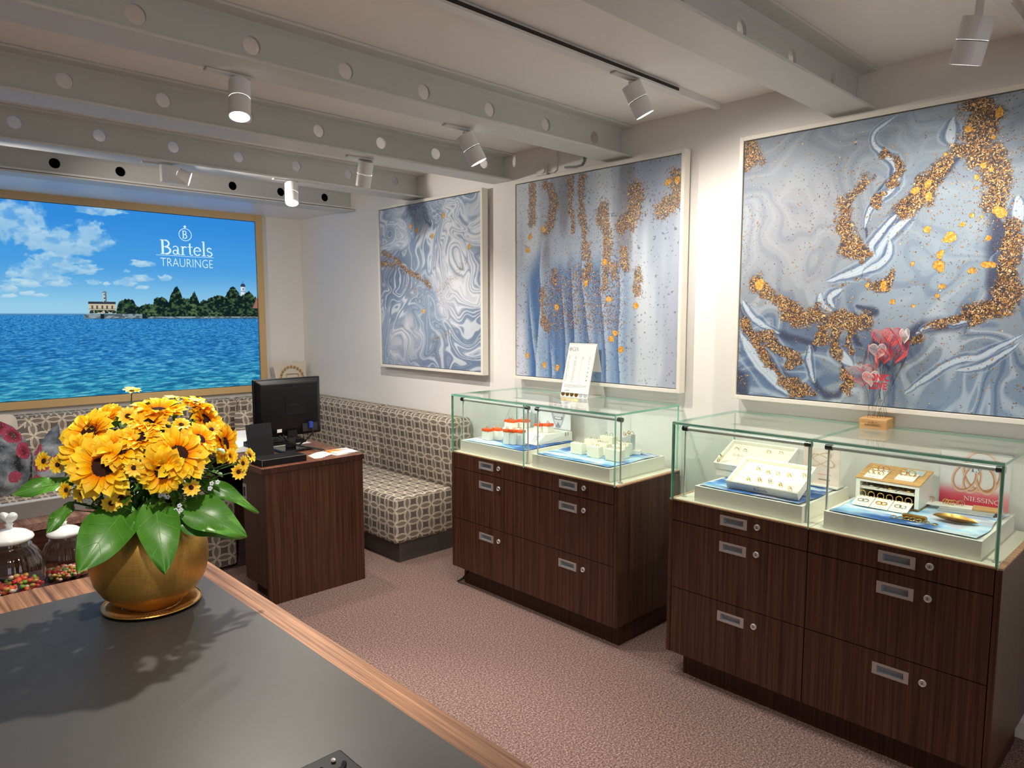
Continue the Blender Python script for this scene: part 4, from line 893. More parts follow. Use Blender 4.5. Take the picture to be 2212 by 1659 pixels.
def cabinet(yl, yr, ys, label, pl, prr, split_top):
    t = thing('display_cabinet', label, 'display cabinet', (2.89, (yl+yr)/2, 0), 'walnut display cabinets with glass tops along the wall')
    x0, x1, zc, zb = 2.626, 3.15, .8023, .107
    obj('plinth', M().box(2.678, prr, 0, 3.12, pl, zb), MAT['walnutx'], t)
    obj('side_panel', M().box(x0, yl-.019, zb, x1, yl, .797), MAT['walnut'], t, bevel=.001)
    obj('side_panel', M().box(x0, yr, zb, x1, yr+.019, .797), MAT['walnut'], t, bevel=.001)
    obj('carcass', M().box(2.647, yr+.0195, zb+.001, x1-.005, yl-.0195, .786), MAT['groove'], t)
    for a, b, hy, ly in ((ys+.002, yl-.022, (ys+yl)/2, 0), (yr+.022, ys-.002, (yr+ys)/2, 0)):
        hy = hy; ly = hy-.104
        for z0, z1, hz in ((.7095, .795, .756), (.409, .7055, .644), (.108, .4055, .344)):
            drawer(t, a, b, z0, z1, hy, hz, ly)
    for a, b in ((yr+.0195, ys-.0015), (ys+.0015, yl-.0195)):
        obj('worktop', M().box(2.640, a, .797, x1, b, .802), MAT['cream'], t)
    obj('edge_strip', M().box(x0, yr, .7965, 2.639, yl, .8023), MAT['edge'], t)
    obj('edge_strip', M().box(2.639, yr, .7965, x1, yr+.019, .8023), MAT['edge'], t)
    obj('edge_strip', M().box(2.639, yl-.019, .7965, x1, yl, .8023), MAT['edge'], t)
    # glass hood: main faces clear, rims green
    def pane(name, b, thin):
        m = M().box(*b)
        fn = {'x': (3, 5), 'y': (2, 4), 'z': (0, 1)}[thin]
        m.mi = [0 if (k in fn or k == 0) else 1 for k in range(6)]
        return obj(name, m, [MAT['glass'], MAT['glassedge']], t)
    gx, gl, gr, zt = 2.616, yl-.013, yr+.013, 1.1325
    pane('front_pane', (gx, ys+.001, .796, gx+.009, gl, zt), 'x'); pane('front_pane', (gx, gr, .796, gx+.009, ys-.001, zt), 'x')
    pane('side_pane', (gx+.0095, gl-.009, .8025, 3.148, gl, zt), 'y'); pane('side_pane', (gx+.0095, gr, .8025, 3.148, gr+.009, zt), 'y')
    for a, b in (((gr, ys-.0005), (ys+.0005, gl)) if split_top else ((gr, gl),)): pane('top_pane', (gx, a, zt+.0005, 3.15, b, 1.1426), 'z')
    for a, b in ((ys+.028, gl-.012), (gr+.012, ys-.028)):
        r = obj('light_rail', M().cyl((2.686, a, 1.108), (2.686, b, 1.108), .0088, n=20), MAT['brushed'], t)
        obj('rail_cap', M().cyl((2.686, a-.002, 1.108), (2.686, a+.024, 1.108), .0112, n=20).cyl((2.686, b-.024, 1.108), (2.686, b+.002, 1.108), .0112, n=20), MAT['cap'], r)
        for y in (a+.009, b-.009):
            rod = obj('rod', M().cyl((2.690, y, .803), (2.690, y, 1.10), .0042, n=12), MAT['brushed'], t)
            obj('rod_foot', M().cyl((2.690, y, .8025), (2.690, y, .8065), .0115, n=18), MAT['brushed'], rod)
        lt = light('AREA', (2.70, (a+b)/2, 1.100), (2.93, (a+b)/2, .86), 0.55, (1.0, .95, .80), abs(b-a)*.9, sy=.012)
        lt.parent = t; lt.location = Vector(lt.location)-t.location
    return t
cabinet(3.2397, 2.0115, 2.630, 'dark walnut glass-topped display cabinet next to the bench', 3.19, 2.03, False)
cabinet(1.7271, .4914, 1.110, 'dark walnut glass-topped display cabinet at the right, under the largest painting', 1.668, .51, True)

solo('power_cable', M().tube([(2.74, 3.20, .012), (2.68, 3.225, .008), (2.645, 3.215, .008), (2.638, 3.17, .03), (2.66, 3.15, .07), (2.72, 3.16, .10)], .0045, 8), MAT['black'], 'black cable loop on the carpet under the cabinet beside the bench', 'cable')

# ---- trays and printed cloths inside the glass
def cloth_print(seed):
    def fn(u, v):
        f = fbm(u*3+fbm(u*3, v*3, 2, seed), v*5, 4, seed+2)
        c = mixc(np.tile(C(150, 196, 228), (len(u), 1)), C(208, 228, 240), sm(.45, .7, f)); c = mixc(c, C(92, 148, 210), sm(.5, .3, f)); c = mixc(c, C(52, 96, 168), .9*sm(.5, .66, fbm(u*2.2, v*2.2, 3, seed+6)+.25*(u-.5)))
        c = mixc(c, C(196, 190, 206), .8*sm(.58, .7, fbm(u*4, v*4, 3, seed+9))); c = mixc(c, C(236, 244, 248), .8*sm(.62, .75, fbm(u*5, v*14, 3, seed+12))); return c
    return fn
CLM = printed('cloth_print', .6)
def tray(yr, yl, lab, clab, seed):
    t = thing('display_tray', lab, 'display tray', (2.89, (yr+yl)/2, .802), 'low white trays inside the glass tops')
    m = M().box(2.660, yr, .8025, 3.122, yl, .866)
    obj('box', m, MAT['white'], t, bevel=.0015)
    r = M().box(2.660, yr, .8662, 2.672, yl, .8685).box(3.110, yr, .8662, 3.122, yl, .8685).box(2.672, yr, .8662, 3.110, yr+.012, .8685).box(2.672, yl-.012, .8662, 3.110, yl, .8685)
    obj('rim', r, MAT['white'], t)
    o = panel('printed_cloth', (2.678, yl-.016, .8692), (0, yr-yl+.032, 0), (.42, 0, 0), 60, 50, cloth_print(seed), CLM)
    rs = np.random.RandomState(seed); me = o.data
    for v in me.vertices:
        u = (yl-v.co.y)/(yl-yr); w = (v.co.x-2.678)/.42
        v.co.z += .0035*float(fbm(np.array([u*6]), np.array([w*6]), 2, seed)[0])+.001
        v.co.y += .006*math.sin(w*9+seed); v.co.x += .006*math.sin(u*8+seed)
    me.polygons.foreach_set('use_smooth', [True]*len(me.polygons))
    tag(o, clab, 'cloth', 'blue printed cloths on the trays')
ZT = .8735
tray(2.676, 3.200, 'white tray under the orange-topped ring blocks', 'pale blue cloth under the orange-topped ring blocks', 3)
tray(2.088, 2.606, 'white tray under the cream ring blocks', 'blue cloth under the cream ring blocks', 8)
tray(1.152, 1.624, 'white tray under the framed ring trays in the right cabinet', 'blue cloth under the framed ring trays', 14)
tray(.560, 1.070, 'white tray at the far right under the oak-topped ring box', 'deep blue cloth under the oak-topped ring box at far right', 21)

# ---- rings: one mesh each kind, copied
RM = {}
for nm, mt in (('gold', 'ringg'), ('white', 'ringw'), ('rose', 'ringr')):
    RM[nm] = M().torus((0, 0, 0), (0, 0, 1), .0092, .0014, 24, 8, 1.5).mesh('ring_'+nm, MAT[mt], smooth=True)
_rc = {}
def ring(loc, ax, kind, label, group, s=1.0):
    o = bpy.data.objects.new('ring', RM[kind]); COL.objects.link(o); o.location = loc
    o.rotation_euler = Vector(ax).to_track_quat('Z', 'Y').to_euler(); o.scale = (s, s, s)
    return tag(o, label, 'ring', group)

# orange-topped blocks
def oblock(x, y, z, dx, dy, h, lab):
    t = thing('ring_block', lab, 'ring block', (x, y, z), 'white ring blocks with orange tops')
    obj('block', M().box(x, y, z, x+dx, y+dy, z+h-.015), MAT['white'], t, bevel=.0012)
    obj('orange_top', M().box(x-.001, y-.001, z+h-.0148, x+dx+.001, y+dy+.001, z+h), MAT['orange'], t, bevel=.0012)
    return t
ra = (1, 0, .15); rgA = 'rings on the orange-topped blocks'; rlA = 'small gold ring standing on an orange-topped block'
for (x, y, z, dx, dy, h, lab, nr) in [
    (2.745, 3.045, ZT, .038, .058, .066, 'orange-topped block at the front left of the left tray, nearest the bench', 1),
    (2.785, 3.005, ZT, .036, .055, .070, 'orange-topped block just behind the front left one', 1),
    (2.738, 2.878, ZT, .030, .036, .084, 'leftmost of three tall orange-topped blocks in front', 1),
    (2.750, 2.842, ZT, .036, .034, .084, 'middle of three tall orange-topped blocks in front', 1),
    (2.772, 2.802, ZT, .036, .036, .084, 'rightmost of three tall orange-topped blocks in front', 1),
    (2.925, 3.030, .926, .045, .072, .048, 'wide orange-topped block on the white platform, upper left', 2),
    (2.985, 2.985, .926, .045, .066, .048, 'orange-topped block behind the wide one on the platform', 2),
    (2.940, 2.826, .926, .042, .038, .048, 'left orange-topped block on the right of the platform', 1),
    (2.965, 2.780, .926, .050, .042, .050, 'right orange-topped block at the right end of the platform', 1)]:
    oblock(x, y, z, dx, dy, h, lab)
    for k in range(nr): ring((x+dx*.5, y+dy*(k+1)/(nr+1), z+h+.006), ra, 'gold' if k % 2 == 0 else 'rose', ('gold ring on the ' if k == 0 else 'rose gold ring on the ')+lab.split(', nearest')[0], rgA, .85)
# white platform with a bevelled front and slots
t = thing('display_platform', 'white stepped platform carrying orange-topped blocks and the portrait poster', 'platform', (2.98, 2.93, ZT))
pl_ = [(2.79, 2.70), (3.105, 2.70), (3.105, 3.135), (2.82, 3.135)]
obj('platform_body', M().hexa([(2.835, 2.745, ZT), (3.105, 2.715, ZT), (3.105, 3.14, ZT), (2.835, 3.10, ZT)], [(2.905, 2.745, .925), (3.105, 2.715, .925), (3.105, 3.14, .925), (2.905, 3.10, .925)]), MAT['white'], t, bevel=.001)
for k in range(3): obj('slot', M().hexa([(2.85+.0, 2.775+.012*k, ZT+.0118), (2.853, 2.775+.012*k, ZT+.0105), (2.853, 2.779+.012*k, ZT+.0105), (2.85, 2.779+.012*k, ZT+.0118)], [(2.893, 2.775+.012*k, .918), (2.896, 2.775+.012*k, .917), (2.896, 2.779+.012*k, .917), (2.893, 2.779+.012*k, .918)]), MAT['grayp'], t)
for k in range(2): obj('slot', M().box(3.05+.018*k, 2.7165, .905, 3.055+.018*k, 2.722, .926), MAT['grayp'], t)
# portrait poster
def face(u, v):
    y = v
    c = np.tile(C(226, 228, 234), (len(u), 1)); g = C(196, 202, 214)
    cx = .60; fx = (u-cx)
    hw = np.where(y > .45, .23, .23*np.sqrt(np.clip((y-.02)/.43, 0, 1)))
    sk = sm(.02, -.02, np.abs(fx)-hw)*(y > .02); c = mixc(c, C(206, 208, 216), sk)
    c = mixc(c, C(120, 124, 136), .75*sm(.05, .0, np.abs(np.abs(fx)-hw))*sk)
    c = mixc(c, C(140, 146, 158), .7*sm(.03, 0, np.hypot(fx*.5, y-.52)-.02)); c = mixc(c, C(90, 94, 106), .8*sm(.012, .0, np.abs(y-.505-.1*np.abs(fx)))*(np.abs(fx) < .07))
    my = .33+1.2*fx*fx
    c = mixc(c, C(84, 86, 98), .9*sm(.05, .035, np.abs(y-my))*(np.abs(fx) < .14)); c = mixc(c, C(244, 244, 246), sm(.028, .018, np.abs(y-my-.006))*(np.abs(fx) < .115))
    c = mixc(c, C(130, 134, 146), .6*sm(.02, 0, np.abs(np.abs(fx)-.165-.25*(y-.4)))*(y > .28)*(y < .5))
    for s_ in (-1, 1): c = mixc(c, C(70, 74, 88), .85*sm(.03, .01, np.hypot((fx-s_*.105)*.55, y-.745))); c = mixc(c, C(96, 98, 110), .7*sm(.016, .004, np.abs(y-.82+.3*(fx-s_*.1)**2))*(np.abs(fx-s_*.11) < .085))
    hair = sm(.0, .03, np.abs(fx)-.23)*sm(.5, .7, y)*sm(.36, .3, np.abs(fx)) + sm(.92, .96, y+.2*fx); c = mixc(c, C(110, 114, 128), .6*np.clip(hair, 0, 1))
    c = mixc(c, C(120, 122, 134), .8*sm(.14, .1, np.abs(fx)+.5*y)*(y < .2)*sm(.0, .1, y)); return c
t = thing('portrait_poster', 'grey poster of a smiling face behind the orange-topped blocks', 'poster', (3.12, 2.95, .926))
obj('board', M().box(3.1115, 2.735, .926, 3.116, 3.165, 1.118), MAT['paper'], t)
panel('portrait_print', (3.111, 3.165, .926), (0, -.43, 0), (0, 0, .192), 110, 70, lambda u, v: face(np.clip((u-.0)*1.0, 0, 1)*1.9-1.05+.18, v), printed('portrait_print', .4), t)
t = thing('ring_pedestal', 'grey jewellery pedestal with one large ring before the portrait poster', 'ring pedestal', (3.08, 3.02, .926))
obj('pedestal', M().cyl((3.075, 3.03, .926), (3.075, 3.03, 1.005), .034, n=8), MAT['pedestal'], t, bevel=.002)
ring((3.075, 3.03, 1.016), (1, .3, 0), 'white', 'large white gold ring on the grey pedestal', None, 1.15)

# cream blocks
rlB = 'thin pale gold ring standing on a cream ring block'; rgB = 'rings on the cream ring blocks'
for (x, y, dx, dy, h, lab, nr) in [
    (2.845, 2.425, .04, .062, .034, 'smallest cream ring block, farthest left of the cream group', 2),
    (2.806, 2.388, .036, .077, .058, 'cream ring block at the front left of the cream group', 3),
    (2.905, 2.368, .045, .084, .066, 'cream ring block in the second row, left', 2),
    (2.975, 2.320, .05, .085, .082, 'tallest cream ring block at the back with two large rings', 2),
    (2.868, 2.272, .042, .082, .064, 'cream ring block in the centre of the group', 3),
    (2.960, 2.205, .04, .088, .062, 'cream ring block at the back right with four rings', 4),
    (2.890, 2.172, .042, .085, .062, 'cream ring block in the second row, right', 3),
    (2.798, 2.267, .036, .078, .058, 'cream ring block in the middle of the front row', 2),
    (2.798, 2.135, .045, .090, .058, 'cream ring block at the front right, behind the glass corner', 2)]:
    t = thing('ring_block', lab, 'ring block', (x, y, ZT), 'cream ring blocks')
    obj('block', M().box(x, y, ZT, x+dx, y+dy, ZT+h), MAT['cream'], t, bevel=.0018)
    obj('slit', M().box(x+dx*.5-.001, y+.006, ZT+h-.0002, x+dx*.5+.001, y+dy-.006, ZT+h+.0003), MAT['grayp'], t)
    for k in range(nr):
        b = 'tallest' in lab
        ring((x+dx*.5, y+dy*(k+.7)/(nr+.4), ZT+h+(.008 if b else .003)), (1, .25*(-1)**k, 0), ('gold', 'white', 'rose', 'gold')[k % 4] if not b else 'white', ('rightmost', 'second', 'third', 'leftmost')[0 if k == 0 else (3 if k == nr-1 else k)]+' ring on the '+lab.replace(' with two large rings', '').replace(' with four rings', '').replace(', behind the glass corner', '').replace(' of the cream group', ''), rgB if not b else 'rings on the tallest cream block', 1.05 if b else .8)
t = thing('display_slab', 'white slab under the slanted grey pedestal in the left cabinet', 'slab', (3.03, 2.24, ZT))
obj('slab', M().prism([(2.955, 2.300), (3.035, 2.180), (3.085, 2.205), (3.105, 2.30), (3.06, 2.37), (2.98, 2.36)], (0, 0, ZT), (1, 0, 0), (0, 1, 0), .02), MAT['white'], t, bevel=.001)
t = thing('slanted_pedestal', 'grey pedestal with slanted top on the white slab', 'ring pedestal', (3.03, 2.25, ZT+.02))
z0 = ZT+.0202
obj('pedestal', M().hexa([(3.01, 2.225, z0), (3.05, 2.225, z0), (3.05, 2.282, z0), (3.01, 2.282, z0)], [(3.01, 2.225, z0+.080), (3.05, 2.225, z0+.080), (3.05, 2.282, z0+.06), (3.01, 2.282, z0+.06)]), MAT['pedestal'], t, bevel=.001)
for k in range(4): ring((3.03-.01*(k % 2), 2.232+.014*k, z0+.088-.005*k+.008*(k % 2)), (1, .4*(-1)**k, .2), 'gold' if k < 3 else 'rose', ('rightmost', 'second', 'third', 'leftmost')[k]+' ring on the slanted grey pedestal', 'rings on the slanted grey pedestal')
solo('thin_rod', M().cyl((3.10, 2.36, ZT), (3.10, 2.36, 1.134), .0022, n=8), MAT['brushed'], 'thin steel rod at the back of the left cabinet glass', 'rod')

# ---- calendar on the left cabinet
t = thing('desk_calendar', 'white spiral-bound tent calendar standing on the left glass top', 'calendar', (3.05, 2.60, 1.143))
yl_, yr_ = 2.712, 2.512
top = Vector((3.075, 0, 1.444)); bf = 2.997; bb = 3.150; zg = 1.1432
def fp(u, v): return Vector((bf+(top.x-bf)*v, yl_+(yr_-yl_)*u, zg+(top.z-zg)*v))
nrm = Vector((-(top.z-zg), 0, top.x-bf)).normalized()
def leaf_(u0, u1, v0, v1, o0, o1): return M().hexa([fp(u0, v0)+nrm*o0, fp(u1, v0)+nrm*o0, fp(u1, v0)+nrm*o1, fp(u0, v0)+nrm*o1], [fp(u0, v1)+nrm*o0, fp(u1, v1)+nrm*o0, fp(u1, v1)+nrm*o1, fp(u0, v1)+nrm*o1])
obj('front_board', leaf_(0, 1, 0, 1, -.001, .001), MAT['paper'], t)
bk = M().hexa([(bb, yl_, zg), (bb, yr_, zg), (bb+.002, yr_, zg), (bb+.002, yl_, zg)], [(top.x, yl_, top.z), (top.x, yr_, top.z), (top.x+.002, yr_, top.z), (top.x+.002, yl_, top.z)]); obj('back_board', bk, MAT['white'], t)
obj('base_flap', M().box(bf, yr_+.02, zg+.0005, bb, yl_-.02, zg+.0015), MAT['paper'], t)
for k in range(6):
    p = fp((k+.55)/6.1, .055)
    obj('scallop', M().cyl(p+nrm*.001, p+nrm*.0018, .0145, n=20), MAT['ringg'] if k < 4 else MAT['pedestal'], t)
pg = obj('page', leaf_(.01, .985, .075, .985, .002, .004), MAT['paper'], t)
Uc = fp(1, 0)-fp(0, 0); Vc = fp(0, 1)-fp(0, 0); pO = lambda u, v: fp(u, v)+nrm*.0042
m = M(); serif(m, 'GIA', pO(.17, .845), Uc, Vc, .022, -.0005); obj('heading', m, MAT['inkd'], pg)
m = M(); m.torus(pO(.10, .88), nrm, .0095, .0012, 20, 6, .4); m.torus(pO(.10, .88), nrm, .004, .0012, 16, 6, .4); obj('emblem', m, MAT['inkd'], pg)
m = M()
rs = random.Random(4)
for cu, n_ in ((.10, 22), (.34, 24), (.60, 14), (.86, 8)):
    for k in range(3): a = pO(cu-.035, .74-.02*k); m.prism([(0, 0), (.07, 0), (.07, .006), (0, .006)], a, Uc, Vc, -.0003)
    for k in range(n_):
        v_ = .66-k*(.40/n_); w_ = .05+.05*rs.random() if n_ > 14 else .03
        m.prism([(0, 0), (w_, 0), (w_, .005), (0, .005)], pO(cu-.04, v_), Uc, Vc, -.0003)
for k in range(3): m.prism([(0, 0), (.8 if k < 2 else .5, 0), (.8 if k < 2 else .5, .006), (0, .006)], pO(.1, .215-.018*k), Uc, Vc, -.0003)
m.prism([(0, 0), (.18, 0), (.18, .012), (0, .012)], pO(.14, .11), Uc, Vc, -.0003)
obj('print_lines', m, MAT['ink'], pg)
m = M()
for k in range(5): p = pO(.86, .62-.075*k); m.cyl(p, p+nrm*.0004, .0022+.0004*k, n=10)
obj('diagram_dots', m, MAT['inkd'], pg)
for k in range(20):
    y = yl_+(yr_-yl_)*(k+.7)/20.4
    obj('spiral_loop', M().torus((top.x, y, top.z-.002), (0, 1, .1), .0062, .0009, 14, 5), MAT['cap'], t)

# ---- heart ornament on the right cabinet
t = thing('heart_ornament', 'oak block holding red and white wire-mounted hearts and lettering', 'ornament', (3.08, 1.03, 1.143))
Zg = 1.1430
blk = obj('block', M().hexa([(3.018, 1.089, Zg), (3.026, .986, Zg), (3.150, .996, Zg), (3.142, 1.099, Zg)][::-1], [(3.018, 1.089, Zg+.041), (3.026, .986, Zg+.041), (3.150, .996, Zg+.041), (3.142, 1.099, Zg+.041)][::-1]), MAT['oak'], t, bevel=.0015)
Ub = Vector((.008, -.103, 0)).normalized(); m = M(); serif(m, 'NIESSING', Vector((3.0185, 1.069, Zg+.0125))+Vector((-.0005, 0, 0)), Ub, Z, .0075, -.0004, .062); m.torus((3.0195, 1.038, Zg+.028), (1, 0, 0), .0032, .0007, 12, 5); m.box(3.0195, 1.02, Zg+.0265, 3.0205, 1.032, Zg+.0272).box(3.0190, 1.045, Zg+.0265, 3.0200, 1.057, Zg+.0272)
obj('engraving', m, MAT['brown'], blk)
def heart_pts(s, n=40):
    r = []
    for k in range(n):
        a = 2*PI*k/n; r.append((s*16*math.sin(a)**3/17, s*(13*math.cos(a)-5*math.cos(2*a)-2*math.cos(3*a)-math.cos(4*a)+5)/17))
    return r
RED, REDW = flat('heart_red', S(226, 66, 72), .45), flat('heart_white', S(244, 232, 226), .5)
PINK = flat('heart_pink', S(226, 130, 126), .5)
def heart(c, s, yaw, roll, mt, lines=13):
    yaw += .8; s *= 1.08
    U_ = Vector((math.sin(yaw), -math.cos(yaw), 0)); V_ = Vector((0, 0, 1)); U2 = U_*math.cos(roll)+V_*math.sin(roll); V2 = V_*math.cos(roll)-U_*math.sin(roll)
    m = M(); c = Vector(c)
    for k in range(lines):
        q = 1-.07*k; o = (-.10*s*k*.5, -.2*s*k*.05)
        pts = heart_pts(s*q)
        if k > 0: pts = [(p[0]+s*.06*k, p[1]-s*.01*k) for p in pts]
        m.tube([c+U2*p[0]+V2*p[1] for p in pts], .0007 if k else .0012, 4, closed=True)
    return obj('heart', m, mt, t)
stems = [(3.070, 1.075), (3.052, 1.058), (3.088, 1.058), (3.071, 1.040), (3.067, 1.027), (3.101, 1.028), (3.084, 1.010), (3.11, 1.014), (3.06, 1.048), (3.095, 1.045), (3.045, 1.066)]
hs = [((3.060, .975, 1.452), .058, .35, -.12, RED), ((3.052, 1.100, 1.343), .050, -.2, .18, PINK), ((3.082, 1.003, 1.505), .042, .1, 0, RED), ((3.085, .958, 1.512), .032, .5, 0, REDW), ((3.09, 1.048, 1.505), .034, -.3, 0, PINK),
      ((3.10, 1.078, 1.498), .032, 1.0, 0, RED), ((3.072, 1.086, 1.445), .034, 1.15, 0, PINK), ((3.075, 1.052, 1.448), .034, .0, 0, REDW), ((3.06, 1.048, 1.402), .034, .9, 0, PINK), ((3.066, 1.022, 1.43), .034, .2, 0, RED), ((3.040, 1.060, 1.338), .034, 0, .05, REDW)]
for (sx_, sy_), (c, s, ya, ro, mt) in zip(stems, hs):
    obj('wire', M().tube([(sx_, sy_, Zg+.040), (sx_*.5+c[0]*.5, sy_*.6+c[1]*.4, Zg+.15), (c[0], c[1], c[2]-.0)], .0006, 5), MAT['cap'], t)
    heart(c, s, ya, ro, mt)
m = M(); Uy = (0, -1, 0)
sans(m, 'ICONIC', (3.046, 1.092, 1.336), Uy, Z, .030, .002, .100, .035); sans(m, 'LOVE', (3.046, 1.068, 1.302), Uy, Z, .030, .002, .068, .035)
obj('lettering', m, MAT['inkr'], t)
m = M(); sans(m, 'ICONIC', (3.0475, 1.092, 1.336), Uy, Z, .030, .0, .100, .035); obj('lettering_wire', M().tube([(3.05, 1.05, Zg+.041), (3.048, 1.05, 1.305)], .0006, 5), MAT['cap'], t)

# ---- framed ring trays
def ringtray(fl, fr, bl, br, h, lab, txt):
    """fl..br: floor corners of the tilted tray (front-left, front-right, back-left, back-right)"""
    fl, fr, bl, br = map(Vector, (fl, fr, bl, br)); U_ = (fr-fl).normalized(); V_ = (bl-fl).normalized(); N_ = U_.cross(V_)
    if N_.z < 0: N_ = -N_
    w = (fr-fl).length; l = (bl-fl).length
    t = thing('ring_tray', lab, 'ring tray', tuple(fl), 'white framed ring trays')
    P = lambda u, v, n: fl+U_*u+V_*v+N_*n
    def bx(u0, u1, v0, v1, n0, n1): return M().hexa([P(u0, v0, n0), P(u1, v0, n0), P(u1, v1, n0), P(u0, v1, n0)], [P(u0, v0, n1), P(u1, v0, n1), P(u1, v1, n1), P(u0, v1, n1)])
    obj('tray_floor', bx(.008, w-.008, .008, l-.008, .002, h*.5), MAT['cream'], t)
    e = .009
    obj('tray_wall', bx(0, w, 0, e, 0, h), MAT['white'], t, bevel=.001); obj('tray_wall', bx(0, w, l-e, l, 0, h), MAT['white'], t, bevel=.001)
    obj('tray_wall', bx(0, e, e, l-e, 0, h), MAT['white'], t, bevel=.001); obj('tray_wall', bx(w-e, w, e, l-e, 0, h), MAT['white'], t, bevel=.001)
    m = M(); a = P(w*.40, -.0004, h*.28); serif(m, 'Bartels', a, U_, N_, h*.42, -.0004, w*.19); m.torus(P(w*.47, -.0005, h*.85), V_, .0035, .0005, 14, 5); obj('front_lettering', m, MAT['inkd'], t)
    m = M(); serif(m, 'Bartels', P(w*.14, l*.47, h*.5+.0003), U_, V_, .016, .0004, w*.17); obj('floor_lettering', m, flat('rose_print', S(214, 190, 186), .6), t)
    return t, P, w, l, h, U_, V_, N_
t, P, w, l, h, U_, V_, N_ = ringtray((2.716, 1.502, .874), (2.716, 1.192, .874), (2.885, 1.502, .955), (2.885, 1.192, .955), .034, 'front white ring tray filled with rings in the right cabinet', True)
for k, (u, v) in enumerate([(.26, .73), (.42, .66), (.56, .66), (.71, .68), (.90, .74), (.24, .30), (.39, .34), (.53, .36), (.69, .30), (.84, .22)]):
    for j in range(2):
        p = P(u*w+.006*j, v*l-.010*j, h*.5+.004)
        ring(p, V_*1+U_*.25, ('white', 'gold', 'rose', 'white', 'gold')[(k+j) % 5], ('front' if j else 'rear')+' ring of the '+('leftmost', 'second', 'third', 'fourth', 'rightmost')[k % 5]+' pair, '+('back' if k < 5 else 'front')+' row of the front ring tray', 'rings in the front white ring tray', .95)
back, P2, w2, l2, h2, U2_, V2_, N2_ = ringtray((2.893, 1.664, .905), (2.893, 1.350, .905), (3.066, 1.664, .990), (3.066, 1.350, .990), .032, 'back white ring tray half hidden behind the front one', True)
obj('tray_foot', M().hexa([(2.900, 1.354, ZT), (3.055, 1.354, ZT), (3.055, 1.66, ZT), (2.900, 1.66, ZT)], [(2.900, 1.354, .906), (3.055, 1.354, .982), (3.055, 1.66, .982), (2.900, 1.66, .906)]), MAT['white'], back)
for k, (u, v) in enumerate([(.14, .72), (.28, .70), (.62, .78), (.8, .8)]): ring(P2(u*w2, v*l2, h2*.5+.004), V2_, ('rose', 'white')[k % 2], ('leftmost', 'second', 'third', 'rightmost')[k]+' ring in the back row of the half-hidden back ring tray', 'rings in the back white ring tray', .95)
ring(P2(.02, .012, h2+.006), U2_, 'gold', 'gold ring resting on the corner of the back ring tray', None, .9)
t = thing('bracelet_roll', 'small ivory roll with gold band on the back ring tray corner', 'ring holder', (2.78, 1.60, .93))
p0 = P2(.012, .03, h2+.007); p1 = P2(.03, .05, h2+.022)
obj('roll', M().cyl(p0, p1, .0075, n=16), MAT['cream'], t, bevel=.002); obj('band', M().cyl(p0.lerp(p1, .45), p0.lerp(p1, .6), .0082, n=16), MAT['ringg'], t)
# small ad card on a stand between the two bays
def card(u, v):
    c = np.tile(C(238, 222, 212), (len(u), 1)); c = mixc(c, C(226, 204, 192), sm(.3, .8, fbm(u*3, v*3, 2, 5)))
    for cx, cy, rx, ry, a in ((.45, .68, .36, .13, .5), (.55, .66, .34, .12, -.35)):
        x_ = (u-cx)*math.cos(a)+(v-cy)*math.sin(a); y_ = -(u-cx)*math.sin(a)+(v-cy)*math.cos(a); q = np.hypot(x_/rx, y_/ry); c = mixc(c, C(198, 160, 132), sm(.16, .05, np.abs(q-1))); c = mixc(c, C(250, 240, 228), .8*sm(.06, 0, np.abs(q-1.05)))
    c = mixc(c, C(200, 90, 80), .6*(np.abs(v-.28) < .012)*(np.abs(u-.6) < .2)); c = mixc(c, C(110, 100, 96), .7*(np.abs(v-.14) < .012)*(np.abs(u-.6) < .16)); return c
t = thing('ad_card', 'pale pink card with ring picture on a clear stand beside the ring trays', 'display card', (3.04, 1.22, ZT))
obj('backing', M().box(3.033, 1.163, .879, 3.037, 1.318, 1.036), MAT['paper'], t)
panel('card_print', (3.0325, 1.318, .879), (0, -.155, 0), (0, 0, .157), 60, 60, card, printed('card_print', .35), t)
obj('foot', M().box(3.005, 1.158, ZT, 3.075, 1.30, .8795), MAT['white'], t, bevel=.001)

# ---- oak-topped ring box, far right
t = thing('ring_display_box', 'white ring box with oak top and two open shelves at far right', 'display box', (2.95, .93, ZT))
x0, x1, y0, y1, z0, zf, zb_ = 2.872, 3.020, .812, 1.036, ZT+.010, .968, .998
obj('oak_base', M().box(x0+.01, y0+.004, ZT, x1, y1-.004, z0), MAT['oak'], t)
obj('side', M().hexa([(x0, y0, z0), (x1, y0, z0), (x1, y0+.014, z0), (x0, y0+.014, z0)], [(x0, y0, zf), (x1, y0, zb_), (x1, y0+.014, zb_), (x0, y0+.014, zf)]), MAT['white'], t)
obj('side', M().hexa([(x0, y1-.014, z0), (x1, y1-.014, z0), (x1, y1, z0), (x0, y1, z0)], [(x0, y1-.014, zf), (x1, y1-.014, zb_), (x1, y1, zb_), (x0, y1, zf)]), MAT['white'], t)
obj('back', M().box(x1-.006, y0+.014, z0, x1, y1-.014, zb_-.002), MAT['brown'], t)
obj('shelf', M().box(x0+.004, y0+.014, .930, x1-.006, y1-.014, .934), MAT['white'], t)
obj('floor_panel', M().box(x0+.002, y0+.014, z0, x1-.006, y1-.014, z0+.003), MAT['brown'], t)
obj('front_lip', M().box(x0, y0+.014, zf-.010, x0+.006, y1-.014, zf), MAT['white'], t)
